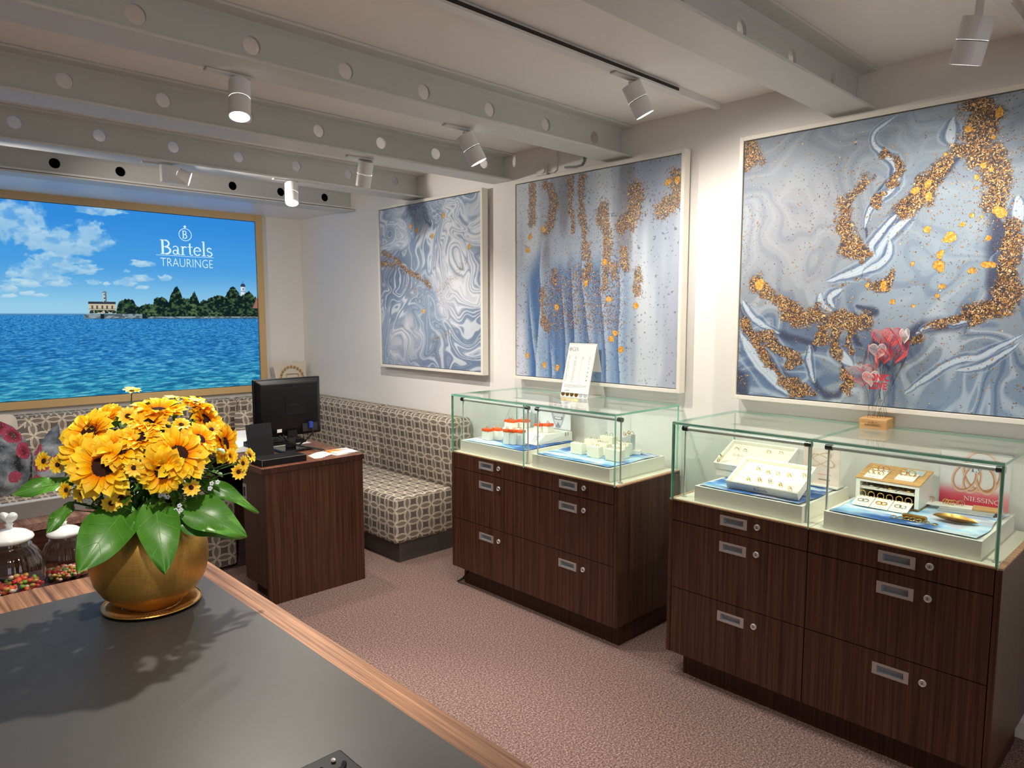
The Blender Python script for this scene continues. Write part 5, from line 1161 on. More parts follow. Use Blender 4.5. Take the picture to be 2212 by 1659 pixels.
obj('oak_top', M().hexa([(x0-.004, y0-.003, zf+.0005), (x1+.003, y0-.003, zb_+.0012), (x1+.003, y1+.003, zb_+.0012), (x0-.004, y1+.003, zf+.0005)], [(x0-.004, y0-.003, zf+.006), (x1+.003, y0-.003, zb_+.0067), (x1+.003, y1+.003, zb_+.0067), (x0-.004, y1+.003, zf+.006)]), MAT['oak'], t, bevel=.001)
sl = (zb_-zf)/(x1-x0); ztop = lambda x: zf+.0068+sl*(x-x0+.004)
def pad(name, lab, cx, cy, w_, l_, rot, group, rings, tilt=None, zz=None, n_lab=None):
    t = thing(name, lab, 'ring pad', (cx, cy, zz if zz else ztop(cx)), group)
    c, s = math.cos(rot), math.sin(rot); f = (lambda x: zz+(tilt or 0)*(x-cx)) if zz else ztop
    pt = lambda a, b: (cx+a*c-b*s, cy+a*s+b*c)
    q = [pt(-l_/2, -w_/2), pt(l_/2, -w_/2), pt(l_/2, w_/2), pt(-l_/2, w_/2)]
    obj('pad', M().hexa([(x, y, f(x)) for x, y in q], [(x, y, f(x)+.004) for x, y in q]), MAT['white'], t, bevel=.001)
    m = M(); a, b = pt(-l_*.42, w_*.3), pt(-l_*.42, -w_*.3); m.hexa([(a[0], a[1], f(a[0])+.0041), (b[0], b[1], f(b[0])+.0041), (b[0]+.002, b[1], f(b[0])+.0046), (a[0]+.002, a[1], f(a[0])+.0046)], [(a[0], a[1], f(a[0])+.0043), (b[0], b[1], f(b[0])+.0043), (b[0]+.002, b[1], f(b[0])+.0048), (a[0]+.002, a[1], f(a[0])+.0048)]); obj('print_line', m, MAT['ink'], t)
    for i_, (a, b, stand, kind, s_) in enumerate(rings):
        x, y = pt(a*l_, b*w_); z = f(x)+.004+(.0075*s_ if stand else .002)
        ring((x, y, z), (c+.1, s, .1) if stand else (-(tilt or sl), 0, 1), kind, ('upright ' if stand else 'flat ')+n_lab+', '+('back left', 'back right', 'front left', 'front right', 'extra fifth', 'extra sixth')[i_] if len(rings) == 4 else ('upright ' if stand else 'lying ')+n_lab+', '+('back left', 'back middle', 'back right', 'front left', 'front middle', 'front right')[i_], 'rings: '+lab, s_)
    return t
pad('ring_pad', 'left white ring pad on top of the oak-topped box', 2.915, .975, .068, .09, .0, 'white ring pads on the oak top', [(.25, .2, 1, 'gold', 1.2), (.3, -.05, 1, 'rose', 1.2), (.3, -.35, 1, 'rose', 1.15), (-.1, .3, 1, 'gold', .9), (-.12, 0, 1, 'gold', .9), (-.12, -.28, 1, 'gold', .9)], n_lab='gold ring on the left pad of the oak top')
pad('ring_pad', 'right white ring pad on top of the oak-topped box', 2.925, .872, .066, .07, .0, 'white ring pads on the oak top', [(.1, .25, 1, 'gold', 1.3), (.16, .2, 1, 'rose', 1.2), (.1, -.25, 1, 'gold', 1.3), (.18, -.2, 1, 'rose', 1.2)], n_lab='gold ring on the right pad of the oak top')
solo('name_plate', M().hexa([(2.955, .828, ztop(2.955)), (3.005, .828, ztop(3.005)), (3.005, .893, ztop(3.005)), (2.955, .893, ztop(2.955))], [(2.955, .828, ztop(2.955)+.001), (3.005, .828, ztop(3.005)+.001), (3.005, .893, ztop(3.005)+.001), (2.955, .893, ztop(2.955)+.001)]), MAT['pedestal'], 'small dark metal plate lying at the back right of the oak top', 'plate')
for k, y in enumerate((.992, .926, .860)):
    pad('ring_pad', ['left ring pad inside the upper shelf of the oak-topped box', 'middle ring pad inside the upper shelf of the oak-topped box', 'right ring pad inside the upper shelf of the oak-topped box'][k], 2.90, y, .058, .04, 0, 'ring pads on the open shelf', [(.2, .15, 1, ('white', 'gold', 'gold')[k], .8), (0, -.1, 0, ('white', 'gold', 'gold')[k], 1.0)], 0.0001, .9345, n_lab=['white ring on the left shelf pad', 'gold ring on the middle shelf pad', 'gold ring on the right shelf pad'][k])
    pad('ring_pad', ['left ring pad leaning out of the lower shelf of the oak-topped box', 'middle ring pad leaning out of the lower shelf of the oak-topped box', 'right ring pad leaning out of the lower shelf, nearest the glass corner'][k], 2.848, y+.004, .064, .075, 0, 'ring pads before the oak-topped box', [(.42, .25, 1, 'gold', 1.25), (.42, -.25, 1, 'gold', 1.25), (-.06, .14, 0, ('white', 'gold', 'white')[k], 1.15), (-.06, -.13, 0, ('white', 'gold', 'white')[k], 1.15)], .30, .886, n_lab=['ring on the left leaning pad', 'ring on the middle leaning pad', 'ring on the right leaning pad'][k])
# ad poster in a clear stand
def nposter(u, v):
    c = mixc(np.tile(C(232, 74, 92), (len(u), 1)), C(240, 232, 232), sm(.12, .42, v)); c = mixc(c, C(206, 206, 212), .5*sm(.5, 1, v))
    for cx, cy, rx, ry, a, wd in ((.60, .66, .26, .36, .1, .10), (.47, .50, .12, .24, -.15, .16), (.66, .52, .13, .24, .12, .2), (.36, .52, .16, .26, -.3, .14)):
        x_ = (u-cx)*math.cos(a)+(v-cy)*math.sin(a); y_ = -(u-cx)*math.sin(a)+(v-cy)*math.cos(a); q = np.hypot(x_/rx, y_/ry)
        band = sm(wd, wd*.6, np.abs(q-1)); c = mixc(c, C(226, 164, 132), band); c = mixc(c, C(252, 222, 200), .9*sm(wd*.35, 0, np.abs(q-1-wd*.3))); c = mixc(c, C(150, 92, 70), .8*sm(wd*.3, 0, np.abs(q-1+wd*.7)))
    d = np.hypot(u-.50, (v-.70)); c = mixc(c, C(236, 238, 244), sm(.085, .07, d)); c = mixc(c, C(70, 76, 92), .8*sm(.085, .06, d)*(fbm(u*40, v*40, 2, 4) > .56)); return c
t = thing('ad_poster', 'red and white poster with rose gold rings behind the far right glass', 'poster', (3.08, .69, ZT))
obj('clear_stand', M().box(3.0825, .570, ZT, 3.0845, .808, 1.125).box(3.0965, .570, ZT, 3.0985, .808, 1.09), MAT['acrylic'], t)
obj('stand_foot', M().box(3.05, .575, ZT, 3.115, .803, ZT+.004), MAT['acrylic'], t)
obj('sheet', M().box(3.089, .575, ZT+.004, 3.0905, .803, 1.088), MAT['paper'], t)
panel('poster_print', (3.0885, .803, ZT+.004), (0, -.228, 0), (0, 0, .2105), 110, 100, nposter, printed('poster_print', .35), t)
m = M(); serif(m, 'NIESSING', (3.088, .720, ZT+.026), Uy, Z, .0165, -.0004, .118); obj('poster_lettering', m, MAT['pinkw'], t)
# low oak and aluminium ring stand
t = thing('ring_stand', 'low aluminium stand with white pads and oak end before the red poster', 'ring stand', (3.02, .70, ZT))
a = Vector((2.955, .770, 0)); b = Vector((2.985, .600, 0)); d_ = (b-a); nn = Vector((d_.y, -d_.x, 0)).normalized(); nn = nn if nn.x > 0 else -nn
def slab(f0, f1, o0, o1, z0, z1):
    q = [a+d_*f0+nn*o0, a+d_*f1+nn*o0, a+d_*f1+nn*o1, a+d_*f0+nn*o1]
    if (q[1]-q[0]).cross(q[2]-q[1]).z < 0: q = q[::-1]
    return M().hexa([(p.x, p.y, z0) for p in q], [(p.x, p.y, z1) for p in q])
obj('rail', slab(0, 1, 0, .07, ZT, ZT+.007), MAT['brushed'], t); obj('rail', slab(.02, 1.02, .008, .07, ZT+.0075, ZT+.014), MAT['brushed'], t)
obj('white_pad', slab(-.28, .62, .016, .072, ZT+.0145, ZT+.0185), MAT['white'], t, bevel=.001); obj('oak_end', slab(.625, 1.16, .016, .076, ZT+.0145, ZT+.022), MAT['oak'], t, bevel=.001)
for i_, (f, o_, k) in enumerate(((-.18, .05, 'rose'), (-.15, .06, 'rose'), (.12, .05, 'gold'), (.17, .045, 'gold'), (.22, .04, 'gold'), (.27, .05, 'gold'), (.38, .05, 'rose'), (.41, .06, 'rose'))):
    p = a+d_*f+nn*o_; ring((p.x, p.y, ZT+.0265), (1, .3*math.sin(f*30), 0), k, ('first', 'second', 'third', 'fourth', 'fifth', 'sixth', 'seventh', 'last')[i_]+' ring from the left on the low aluminium stand', 'rings on the low aluminium stand', 1.1)
# leaf-shaped gold dish, ring holder bar, loose rings
m = M(); nu, nv = 20, 8; p0 = Vector((2.815, .748, 0)); p1 = Vector((2.838, .612, 0)); ax_ = p1-p0; sd = Vector((-ax_.y, ax_.x, 0)).normalized()
vs = []
for lay in (0, .0016):
    for i in range(nu+1):
        s_ = i/nu; ww = .030*(math.sin(PI*min(1, s_**.8))**.8)*(1.1 if s_ > .4 else 1)+.0004
        for j in range(nv+1):
            q = -1+2*j/nv; pz = ZT+.001+.017*q*q*math.sin(PI*s_)**.6+.014*(1-s_)**3+.006*s_**4+lay
            P_ = p0+ax_*s_+sd*(ww*q); vs.append((P_.x, P_.y, pz))
n1 = (nu+1)*(nv+1); f = []
for i in range(nu):
    for j in range(nv):
        k = i*(nv+1)+j; f.append((k, k+1, k+nv+2, k+nv+1)); f.append((n1+k+nv+1, n1+k+nv+2, n1+k+1, n1+k))
m.add(vs, f)
solo('gold_dish', m, MAT['brass'], 'leaf-shaped satin gold dish on the blue cloth', 'dish', smooth=True)
solo('ring_bar', M().hexa([(2.752, .748, ZT+.001), (2.775, .752, ZT+.001), (2.762, .830, ZT+.001), (2.742, .828, ZT+.001)], [(2.755, .750, ZT+.017), (2.772, .753, ZT+.017), (2.759, .828, ZT+.020), (2.745, .827, ZT+.020)]), MAT['brass'], 'rounded gold ring bar lying behind the row of loose rings', 'ring holder', bevel=.005)
for k, (x, y) in enumerate([(2.725, .849), (2.728, .827), (2.733, .808), (2.735, .790), (2.732, .769), (2.730, .744), (2.726, .716)]):
    ring((x, y, ZT+.0055), (-.35, .1, 1) if k < 6 else (-.05, 0, 1), 'gold', ['leftmost of seven gold rings in a row on the blue cloth', 'second from left of the gold rings in a row on the cloth', 'third from left of the gold rings in a row on the cloth', 'middle one of seven gold rings in a row on the cloth', 'fifth from left of the gold rings in a row on the cloth', 'sixth from left of the gold rings in a row on the cloth', 'last gold ring of the row, lying flat nearest the gold dish'][k], 'gold rings in a row on the blue cloth', 1.02)

# ================================================================== foreground counter
t = thing('counter', 'foreground walnut counter with inset dark mat', 'counter', (0.0, 1.4, 0))
obj('top', M().box(-1.3, .30, .738, .885, 2.525, .7695), MAT['topwood'], t, bevel=.002)
obj('body', M().box(-1.27, .34, .08, .845, 2.49, .738), MAT['walnut'], t)
obj('plinth', M().box(-1.2, .40, 0, .80, 2.42, .08), MAT['walnutx'], t)
solo('desk_mat', M().box(-1.15, .42, .770, .818, 2.362, .7735), MAT['mat'], 'large dark grey leather mat on the foreground counter', 'desk mat', bevel=.0012)
t = thing('black_device', 'flat black device with two clear studs at the bottom picture edge', 'device', (.56, 1.04, .774))
obj('case', M().box(.475, .93, .7737, .637, 1.122, .798), MAT['blackm'], t, bevel=.004)
GEM = flat('clear_stud', S(210, 205, 195), .1)
for x, y in ((.607, 1.095), (.557, 1.085)):
    obj('stud', M().sphere((x, y, .801), .0048, 8, 6, 1, 1, .8), GEM, t)
m = M(); m.tube([(.578, 1.088, .80), (.585, 1.066, .801), (.606, 1.062, .801), (.618, 1.076, .80)], .0048, 8); obj('clip', m, MAT['blackg'], t)

# gold plate, vase and bouquet
cx, cy = .625, 2.137
t = thing('gold_plate', 'round gold plate with a rayed rim under the vase', 'plate', (cx, cy, .774))
obj('dish', M().lathe([(0, .7742), (.05, .7742), (.09, .7755), (.128, .7835), (.131, .7850), (.129, .7862), (.09, .7785), (.05, .7772), (0, .7770)], (cx, cy, 0), 72), MAT['brass'], t, smooth=True)
rays = M()
for k in range(72):
    a = 2*PI*k/72; c, s = math.cos(a), math.sin(a); rays.tube([(cx+.078*c, cy+.078*s, .7784), (cx+.092*c, cy+.092*s, .7793), (cx+.118*c, cy+.118*s, .7843)], .0012, 4)
obj('rim_rays', rays, MAT['dot'], t)
obj('bead', M().torus((cx, cy, .7862), (0, 0, 1), .1285, .0018, 72, 6).torus((cx, cy, .7785), (0, 0, 1), .074, .0014, 60, 6), MAT['brass'], t)
def brushedgold():
    t = NT('brushed_gold'); v = t.coord('Object', (30, 30, 420)); na = t.noise(1.0, v, 3, .7); nb = t.noise(1.0, t.coord('Object', (260, 260, 14)), 2, .6); n = t.math('ADD', t.math('MULTIPLY', na, .55), t.math('MULTIPLY', nb, .45)); v2 = t.coord('Object', (14, 14, 10)); n2 = t.noise(1.0, v2, 2)
    p = t.bsdf(Base_Color=t.mix(n, S(168, 118, 42), S(246, 200, 112)), Metallic=.85, Roughness=t.math('ADD', .30, t.math('MULTIPLY', n2, .14)))
    t.l(t.bump(n, .35, .0015), p.inputs['Normal']); return t.m
t = thing('vase', 'round brushed gold vase holding the sunflowers', 'vase', (cx, cy, .778))
prof = [(0, .7785), (.068, .7785), (.074, .781), (.078, .788), (.100, .803), (.126, .828), (.145, .860), (.1535, .900), (.1535, .940), (.146, .980), (.130, 1.015), (.108, 1.040), (.094, 1.052), (.092, 1.060), (.096, 1.066), (.090, 1.068), (.086, 1.058), (.09, 1.045), (.09, .90), (0, .90)]
obj('body', M().lathe(prof, (cx, cy, 0), 72), brushedgold(), t, smooth=True)

def petal_mat(name, base, mid, tip, L):
    t = NT(name); sp = t.n('ShaderNodeSeparateXYZ'); t.l(t.coord('Object'), sp.inputs[0])
    f = t.math('ADD', t.math('DIVIDE', sp.outputs[1], L), t.math('MULTIPLY', t.math('SUBTRACT', t.noise(90, t.coord('Object', (3, .3, 1)), 2), .5), .35))
    c = t.ramp(f, [(.0, base), (.42, mid), (.95, tip)])
    oi = t.n('ShaderNodeObjectInfo'); hs_ = t.n('ShaderNodeHueSaturation'); t.l(c, hs_.inputs['Color']); t.l(t.math('ADD', .488, t.math('MULTIPLY', oi.outputs['Random'], .022)), hs_.inputs['Hue']); t.l(t.math('ADD', .9, t.math('MULTIPLY', oi.outputs['Random'], .2)), hs_.inputs['Value'])
    p = t.bsdf(Base_Color=hs_.outputs[0], Roughness=.5); p.inputs['Specular IOR Level'].default_value = .25
    p.inputs['Subsurface Weight'].default_value = 0.0
    tr = t.n('ShaderNodeBsdfTranslucent'); t.l(hs_.outputs[0], tr.inputs[0]); mx = t.n('ShaderNodeMixShader'); mx.inputs[0].default_value = .18
    t.l(p.outputs[0], mx.inputs[1]); t.l(tr.outputs[0], mx.inputs[2]); t.l(mx.outputs[0], t.out.inputs[0]); return t.m
PETAL = petal_mat('sunflower_petal', S(250, 128, 2), S(255, 196, 10), S(255, 234, 76), .8)
DPETAL = petal_mat('daisy_petal', S(240, 170, 10), S(252, 206, 30), S(255, 232, 80), 1.0)
DISC = flat('flower_disc', S(58, 22, 10), .8, bump=.8, bscale=300); GREEN = flat('stem_green', S(52, 96, 28), .6)
def petal_geo(m, L, Wd, M4, curl=.25, cup=.12, nl=6, nw=3):
    vs = []
    for i in range(nl+1):
        s_ = i/nl; w_ = Wd*(.35+.65*math.sin(PI*.5*min(1, s_/.6)))*(1 if s_ < .6 else math.sqrt(max(0, 1-((s_-.6)/.4)**2))) if i < nl else Wd*.10
        for j in range(nw+1):
            q = -1+2*j/nw; vs.append(M4 @ Vector((w_*q*.5, L*s_*(1-.06*abs(q)*s_), cup*w_*(q*q)-curl*L*(s_-.55)**2+curl*L*.3)))
    m.add(vs, [(i*(nw+1)+j, i*(nw+1)+j+1, (i+1)*(nw+1)+j+1, (i+1)*(nw+1)+j) for i in range(nl) for j in range(nw)])
PM = M(); petal_geo(PM, .70, .36, Matrix(), .3, .22); PETME = [PM.mesh('petal_mesh', PETAL, smooth=True)]
PM = M(); petal_geo(PM, .66, .33, Matrix(), .55, .28); PETME.append(PM.mesh('petal_mesh', PETAL, smooth=True))
PM = M(); petal_geo(PM, .74, .34, Matrix(), -.05, .18); PETME.append(PM.mesh('petal_mesh', PETAL, smooth=True))
dm = M()
for k in range(9):
    for i in range(int(6+k*4) if k < 8 else 0):
        a = 2*PI*i/(6+k*4)+k*.7; r = .034*(k+.4); dm.sphere((r*math.cos(a), r*math.sin(a), .10-.55*r*r), .017, 5, 4)
dm.lathe([(0, .10), (.15, .09), (.28, .06), (.34, -.02), (.2, -.08), (0, -.10)][::-1], (0, 0, 0), 24)
DISCME = dm.mesh('disc_mesh', DISC, smooth=True)
rs = random.Random(11)
SUN = [((0.485,1.996,1.218),(-0.412,-0.867,0.279),0.078),((0.606,1.932,1.199),(-0.23,-0.958,-0.173),0.062),((0.649,1.941,1.235),(0.051,-0.886,0.461),0.074),((0.524,1.986,1.26),(-0.215,-0.729,0.65),0.06),((0.456,2.057,1.245),(-0.721,-0.675,0.159),0.058),((0.481,2.092,1.293),(-0.637,-0.393,0.663),0.068),((0.641,2.058,1.338),(-0.075,-0.253,0.965),0.068),((0.782,2.103,1.295),(0.54,-0.642,0.544),0.062),((0.822,2.07,1.225),(0.683,-0.69,0.24),0.062),((0.573,1.982,1.285),(-0.256,-0.515,0.818),0.052),((0.766,2.115,1.337),(0.246,-0.225,0.943),0.05),((0.521,2.119,1.324),(-0.401,-0.123,0.908),0.055),((0.717,1.976,1.262),(0.309,-0.72,0.621),0.05),((0.601,2.012,1.315),(-0.125,-0.425,0.896),0.05)]
DAI = [((0.6,2.132,1.392),(0.025,-0.27,0.963)),((0.565,2.053,1.334),(-0.297,-0.831,0.47)),((0.598,1.963,1.287),(-0.094,-0.671,0.735)),((0.541,1.941,1.216),(-0.181,-0.966,0.182)),((0.675,1.932,1.144),(-0.081,-0.98,0.18)),((0.525,2.008,1.129),(-0.165,-0.912,0.375)),((0.503,2.014,1.117),(-0.467,-0.876,-0.124)),((0.395,2.192,1.217),(-0.863,-0.451,0.228)),((0.429,2.13,1.144),(-0.87,-0.475,0.131)),((0.836,2.01,1.149),(0.022,-0.984,0.175)),((0.887,2.047,1.185),(0.571,-0.715,0.403)),((0.848,2.006,1.173),(0.473,-0.871,0.131)),((0.775,2.037,1.277),(0.068,-0.831,0.552)),((0.678,1.991,1.306),(-0.065,-0.572,0.818)),((0.555,2.158,1.339),(-0.376,-0.568,0.732)),((0.701,2.129,1.361),(0.025,-0.27,0.963)),((0.759,2.106,1.35),(0.131,-0.264,0.956)),((0.445,2.042,1.148),(-0.64,-0.756,-0.136)),((0.414,2.134,1.213),(-0.798,-0.584,0.147)),((0.829,2.043,1.192),(0.36,-0.901,0.244))]
LEAF = [((0.562,2.051,1.102),(0.408,1.971,0.968),0.125),((0.607,2.017,1.113),(0.589,1.897,0.939),0.105),((0.669,2.019,1.088),(0.809,1.905,0.988),0.1),((0.649,2.036,1.056),(0.822,1.953,0.971),0.085),((0.74,2.071,1.133),(0.879,1.978,1.027),0.045),((0.455,2.166,1.157),(0.315,2.186,1.142),0.05),((0.448,2.157,1.103),(0.375,2.127,1.038),0.04)]

SL = ['largest sunflower with a dark disc, front left of the bouquet', 'lowest front sunflower with drooping petals, dark disc', 'front sunflower fanning right, directly above the lowest one', 'sunflower behind the largest one, its disc half hidden',
 'sunflower at the far left of the bouquet facing left', 'sunflower at the upper left facing left and up', 'sunflower at the top centre facing upwards', 'sunflower at the upper right facing right', 'rightmost sunflower of the bouquet facing right',
 'small sunflower in the middle of the bouquet facing up', 'sunflower at the top right back edge facing up', 'sunflower at the top left back edge facing up', 'small sunflower between the upper right and front ones', 'small sunflower just in front of the top centre one']
NECK = Vector((cx, cy, 1.03))
for (p, n, r), lab in zip(SUN, SL):
    p = Vector(p); n = Vector(n)
    root = thing('sunflower', lab, 'sunflower', tuple(p), 'sunflowers in the gold vase')
    q = n.to_track_quat('Z', 'Y'); root.rotation_euler = q.to_euler(); S_ = r/.84; root.scale = (S_, S_, S_)
    o = bpy.data.objects.new('disc', DISCME); COL.objects.link(o); o.parent = root
    for row, (cnt, tilt, off, zz) in enumerate(((18, .06, .24, -.03), (17, .28, .24, .0), (13, .52, .25, .02))):
        for k in range(cnt):
            a = 2*PI*(k+.5*row+rs.uniform(-.22, .22))/cnt
            o = bpy.data.objects.new('petal', PETME[rs.randrange(3)]); COL.objects.link(o); o.parent = root
            s_ = rs.uniform(.85, 1.1)*(1, .92, .66)[row]
            o.matrix_local = Matrix.Rotation(a-PI/2, 4, 'Z') @ Matrix.Translation((0, off, zz)) @ Matrix.Rotation(tilt+rs.uniform(-.18, .18), 4, 'X') @ Matrix.Rotation(rs.uniform(-.25, .25), 4, 'Y') @ Matrix.Diagonal((s_*rs.uniform(.85, 1.1), s_, s_, 1))
    Mi = (Matrix.Translation(p) @ q.to_matrix().to_4x4() @ Matrix.Scale(S_, 4)).inverted()
    st = M().tube([Mi @ (p-n*.004), Mi @ (p-n*.05), Mi @ (p.lerp(NECK, .6)), Mi @ NECK], .004/S_, 6); obj('stem', st, GREEN, root, local=True, smooth=True)
# small yellow daisies
dm = M()
for k in range(12):
    a = 2*PI*k/12; petal_geo(dm, .72, .36, Matrix.Rotation(a, 4, 'Z') @ Matrix.Translation((0, .2, 0)) @ Matrix.Rotation(.18+.1*math.sin(k*2.3), 4, 'X'), .25, .2, 4, 2)
DAIM = None
def daisy_mat():
    t = NT('daisy_yellow'); ln = t.vmath('LENGTH', t.coord('Object')); c = t.ramp(ln, [(.2, S(236, 160, 8)), (.45, S(250, 200, 24)), (.9, S(255, 230, 84))])
    t.bsdf(Base_Color=c, Roughness=.5); return t.m
DAIM = dm.mesh('daisy_petals', daisy_mat(), smooth=True)
DDISC = M().sphere((0, 0, .03), .24, 14, 8, 1, 1, .5).mesh('daisy_disc', DISC, smooth=True)
DL = ['small yellow daisy standing alone on a stem above the bouquet', 'yellow daisy facing the camera at the upper left of the bouquet', 'yellow daisy in the upper middle, above the front sunflowers', 'yellow daisy between the two front sunflowers', 'yellow daisy hanging low at the front right, above the leaves',
 'yellow daisy low at the front left, above the big leaf', 'drooping yellow daisy at the lowest point of the front left', 'yellow daisy sticking out alone at the far left', 'yellow daisy at the lower left edge, seen from the side', 'yellow daisy low at the far right near the desk', 'yellow daisy at the rightmost tip of the bouquet',
 'yellow daisy between the two rightmost daisies', 'yellow daisy beside the upper right sunflower', 'yellow daisy in front of the upper right sunflower', 'yellow daisy at the top left behind the round-faced daisy', 'yellow daisy at the very top centre edge', 'yellow daisy at the top right edge', 'yellow daisy half hidden by leaves at the lower left',
 'yellow daisy beside the far left sunflower', 'yellow daisy at right just above the low right one']
for k, ((p, n), lab) in enumerate(zip(DAI, DL)):
    p = Vector(p); n = Vector(n); root = thing('daisy', lab, 'daisy', tuple(p), 'small yellow daisies in the gold vase')
    q = n.to_track_quat('Z', 'Y'); root.rotation_euler = q.to_euler(); S_ = (.031 if k in (1, 5, 7) else .028); root.scale = (S_,)*3
    for nm, me in (('petals', DAIM), ('disc', DDISC)):
        o = bpy.data.objects.new(nm, me); COL.objects.link(o); o.parent = root
    Mi = (Matrix.Translation(p) @ q.to_matrix().to_4x4() @ Matrix.Scale(S_, 4)).inverted(); st = M().tube([Mi @ p, Mi @ (p-n*.03), Mi @ p.lerp(Vector((cx, cy, 1.10)), .55), Mi @ Vector((cx, cy, 1.06))], .002/S_, 5); obj('stem', st, GREEN, root, local=True)
# large leaves
def leaf_mat(name, a, b):
    t = NT(name); n = t.noise(14, t.coord(), 3); p = t.bsdf(Base_Color=t.mix(n, a, b), Roughness=.34); p.inputs['Specular IOR Level'].default_value = .5; return t.m
LEAFM = leaf_mat('leaf_green', S(36, 96, 22), S(98, 160, 52)); VEIN = flat('leaf_vein', S(110, 164, 70), .5)
LL = ['broad green leaf hanging over the left front of the vase', 'pointed green leaf hanging down the middle of the vase', 'broad glossy leaf spreading to the right of the vase', 'darker leaf tucked under the right glossy leaf', 'narrow leaf pointing right towards the desk', 'long narrow leaf pointing left across the bench', 'small narrow leaf drooping at the left of the vase']
tcv = Vector((-.278, -.943, .183))
for (b, tp, wd), lab in zip(LEAF, LL):
    b = Vector(b); tp = Vector(tp); ax_ = tp-b; L_ = ax_.length; ax_.normalize(); out = (tcv-ax_*tcv.dot(ax_)).normalized(); out = (out+Vector((0, 0, .5))).normalized(); sd = ax_.cross(out).normalized(); out = sd.cross(ax_)
    root = thing('leaf', lab, 'leaf', tuple(b), 'large leaves around the vase')
    def lp(s_, q): 
        w_ = wd*.5*(math.sin(PI*min(1, s_**.75)))**.8*(1 if s_ < 1 else 0)
        return b+ax_*(L_*s_)+sd*(w_*q)+out*(.10*L_*math.sin(PI*s_)+.16*w_*abs(q)+.012*math.sin(s_*9+q*2)*q*q-.006)
    m = M(); nl, nw = 18, 8
    m.add([lp(i/nl, -1+2*j/nw) for i in range(nl+1) for j in range(nw+1)], [(i*(nw+1)+j, i*(nw+1)+j+1, (i+1)*(nw+1)+j+1, (i+1)*(nw+1)+j) for i in range(nl) for j in range(nw)])
    obj('blade', m, LEAFM, root, smooth=True)
    v = M(); v.tube([lp(s_/12, 0)+out*.0004 for s_ in range(13)], .0011, 5)
    for s0 in (.2, .34, .48, .62):
        for sg in (-1, 1): v.tube([lp(s0, 0)+out*.0004, lp(s0+.1, .45*sg)+out*.0006, lp(s0+.17, .85*sg)+out*.0006], .0006, 4)
    obj('veins', v, VEIN, root)
    obj('stalk', M().tube([b, b.lerp(NECK, .5)+Vector((0, 0, -.005)), NECK], .003, 6), GREEN, root)
# small filler greenery
m = M(); rg = random.Random(5)
for k in range(760):
    d = Vector((rg.gauss(0, 1), rg.gauss(0, 1), rg.gauss(0, 1))).normalized(); rr = rg.uniform(.35, .93)
    p = Vector((.63+d.x*.205*rr, 2.135+d.y*.205*rr, 1.185+d.z*.165*rr))
    if d.z < -.3 and rr < .9: p.z = max(p.z, 1.05)
    q = (d+Vector((rg.uniform(-.6, .6), rg.uniform(-.6, .6), rg.uniform(-.8, .3)))).normalized().to_track_quat('Y', 'Z').to_matrix().to_4x4()
    l_ = rg.uniform(.025, .05); petal_geo(m, l_, l_*rg.uniform(.35, .55), Matrix.Translation(p) @ q, rg.uniform(-.2, .5), .2, 3, 2)
for k in range(60):
    a = rg.uniform(0, 2*PI); p = Vector((.63+.2*math.cos(a)*rg.uniform(.7, 1), 2.135+.2*math.sin(a)*rg.uniform(.7, 1), rg.uniform(1.08, 1.2))); m.tube([NECK+Vector((0, 0, .03)), p.lerp(NECK, .4), p], .0014, 4)
FOL = leaf_mat('filler_green', S(30, 66, 18), S(92, 138, 44)); FOL2 = FOL
tag(obj('filler_greenery', m, FOL, smooth=True), 'dense small green leaves filling the sunflower bouquet', 'greenery', kind='stuff')
for k, (x, y, z) in enumerate([(.455, 2.03, 1.132), (.485, 2.021, 1.143), (.622, 1.981, 1.121), (.656, 1.971, 1.083), (.738, 1.947, 1.135)]):
    root = thing('white_blossom', ['white blossom sprig at the lower left, farthest left', 'white blossom sprig at the lower left, beside the first', 'white blossom sprig under the front sunflowers', 'white blossom sprig lowest at the centre above the leaves', 'white blossom sprig at the right above the glossy leaf'][k], 'blossom', (x, y, z), 'tiny white blossoms in the bouquet')
    m = M()
    for j in range(4):
        cxx = Vector((x+rg.uniform(-.012, .012), y+rg.uniform(-.01, .0), z+rg.uniform(-.012, .012)))
        for i in range(5):
            a = 2*PI*i/5; m.sphere(cxx+Vector((.004*math.cos(a), 0, .004*math.sin(a))), .0032, 6, 4, 1, .4, 1)
    obj('petals', m, MAT['petalw'], root, smooth=True)
    obj('stem', M().tube([(x, y, z), (x*.6+cx*.4, y*.6+cy*.4, z-.005), tuple(NECK+Vector((0, 0, .04)))], .0012, 4), GREEN, root)

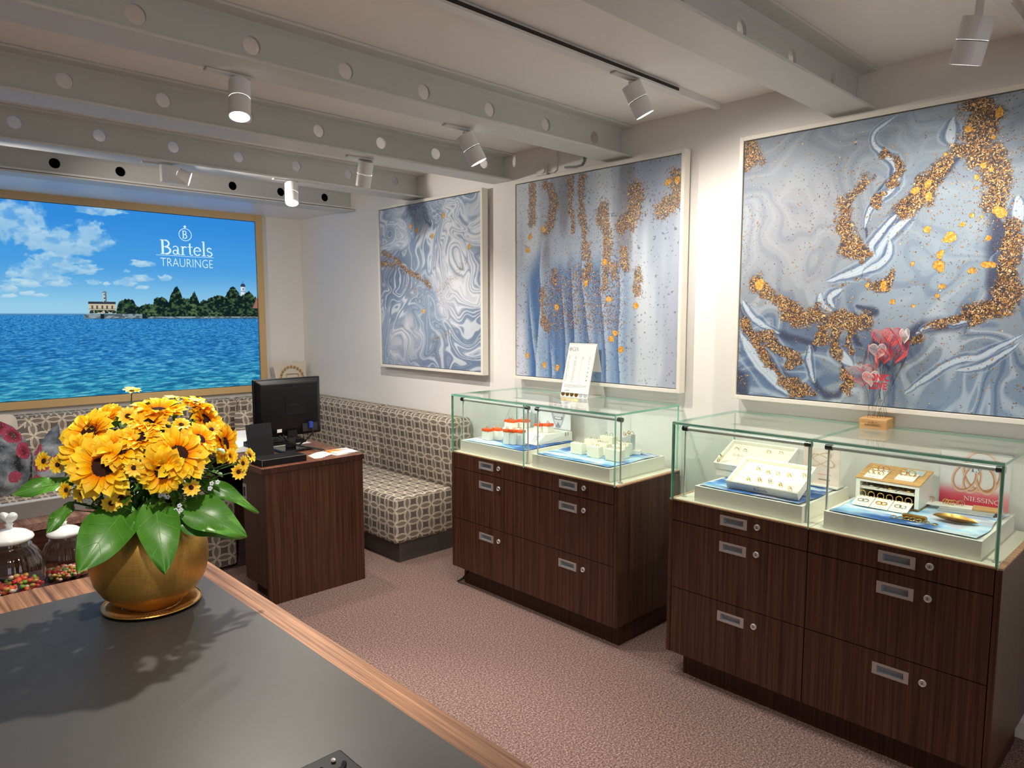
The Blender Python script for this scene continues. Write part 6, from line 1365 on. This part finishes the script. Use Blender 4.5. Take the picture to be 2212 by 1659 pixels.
# ================================================================== candy jars and tray on a lower shelf behind the counter
t = thing('low_shelf', 'dark low shelf behind the counter carrying the candy jars', 'shelf', (.2, 2.72, 0))
obj('shelf_top', M().box(-1.0, 2.53, .675, .80, 2.93, .70), MAT['walnutx'], t); obj('shelf_body', M().box(-.98, 2.54, 0, .78, 2.91, .675), MAT['walnutx'], t)
JG = glass_mat('ribbed_glass', (.86, .87, .86), 1.6, .03, .03)
CAND = [flat('candy_'+str(k), c, .3) for k, c in enumerate((S(210, 40, 44), S(226, 96, 60), S(120, 160, 50), S(190, 150, 70), S(220, 190, 170)))]
def jar(x, y, s, lab, cl, heart_):
    z = .7005
    t = thing('candy_jar', lab, 'jar', (x, y, z), 'ribbed glass candy jars')
    pr_ = [(0, .004), (.055, .004), (.075, .010), (.085, .03), (.088, .08), (.083, .115), (.068, .145), (.054, .158), (.052, .172)]
    obj('glass_body', M().lathe([(r*s, h*s) for r, h in pr_], (x, y, z), 108, .016, 27), JG, t, smooth=True)
    obj('neck_ring', M().torus((x, y, z+.160*s), (0, 0, 1), .055*s, .003*s, 40, 8), JG, t, smooth=True)
    obj('lid', M().lathe([(0, .172), (.050, .172), (.062, .178), (.065, .185), (.062, .192), (.045, .205), (.022, .213), (.012, .216), (0, .216)][:], (x, y, z), 48).__class__ and M().lathe([(r*s, h*s) for r, h in [(0, .172), (.050, .172), (.062, .178), (.065, .185), (.062, .192), (.045, .205), (.022, .213), (.012, .216), (0, .217)]], (x, y, z), 48), MAT['ceramic'], t, smooth=True)
    k = M(); zt = z+.216*s
    k.lathe([(0, -.004), (.012*s, -.002), (.009*s, .008*s), (.012*s, .014*s), (0, .022*s)], (x, y, zt), 20)
    hp = [(11*.0019*s*math.sin(a_)**3*1.45, s*.0019*(13*math.cos(a_)-5*math.cos(2*a_)-2*math.cos(3*a_)-math.cos(4*a_))*.82) for a_ in [-2*PI*i/36 for i in range(36)]]
    hu = (.72, -.69, 0) if heart_ else (.66, .75, 0)
    kp = pillow(hp, (x, y, zt+.034*s), hu, (0, 0, 1), .0125*s); k.add(kp.v, kp.f)
    obj('heart_knob', k, MAT['ceramic'], t, smooth=True)
    g = random.Random(int(x*1000)); m = M()
    for i in range(150):
        a = g.uniform(0, 2*PI); r = .076*s*math.sqrt(g.random()); h = g.uniform(.012, .012+.045*cl)*s
        m.sphere((x+r*math.cos(a), y+r*math.sin(a), z+h), .0085*s, 7, 5, g.uniform(.7, 1.3), g.uniform(.7, 1.3), .8, mi=g.randrange(5))
    tag(obj('candies', m, CAND, smooth=True), 'red, orange and green candies inside the '+('left' if heart_ else 'right')+' glass jar', 'candy', kind='stuff')
jar(.383, 2.72, 1.02, 'larger ribbed glass candy jar at the left edge, heart knob seen frontally', .7, True)
jar(.548, 2.79, .84, 'smaller ribbed glass candy jar right of the larger one, knob seen edgewise', .35, False)
t = thing('black_tray', 'black round tray rim just behind the counter edge at far left', 'tray', (.30, 2.62, .70))
obj('dish', M().lathe([(0, .701), (.10, .701), (.125, .72), (.135, .745), (.139, .745), (.129, .718), (.10, .705), (0, .705)], (.255, 2.68, .0), 48), MAT['blackg'], t, smooth=True)
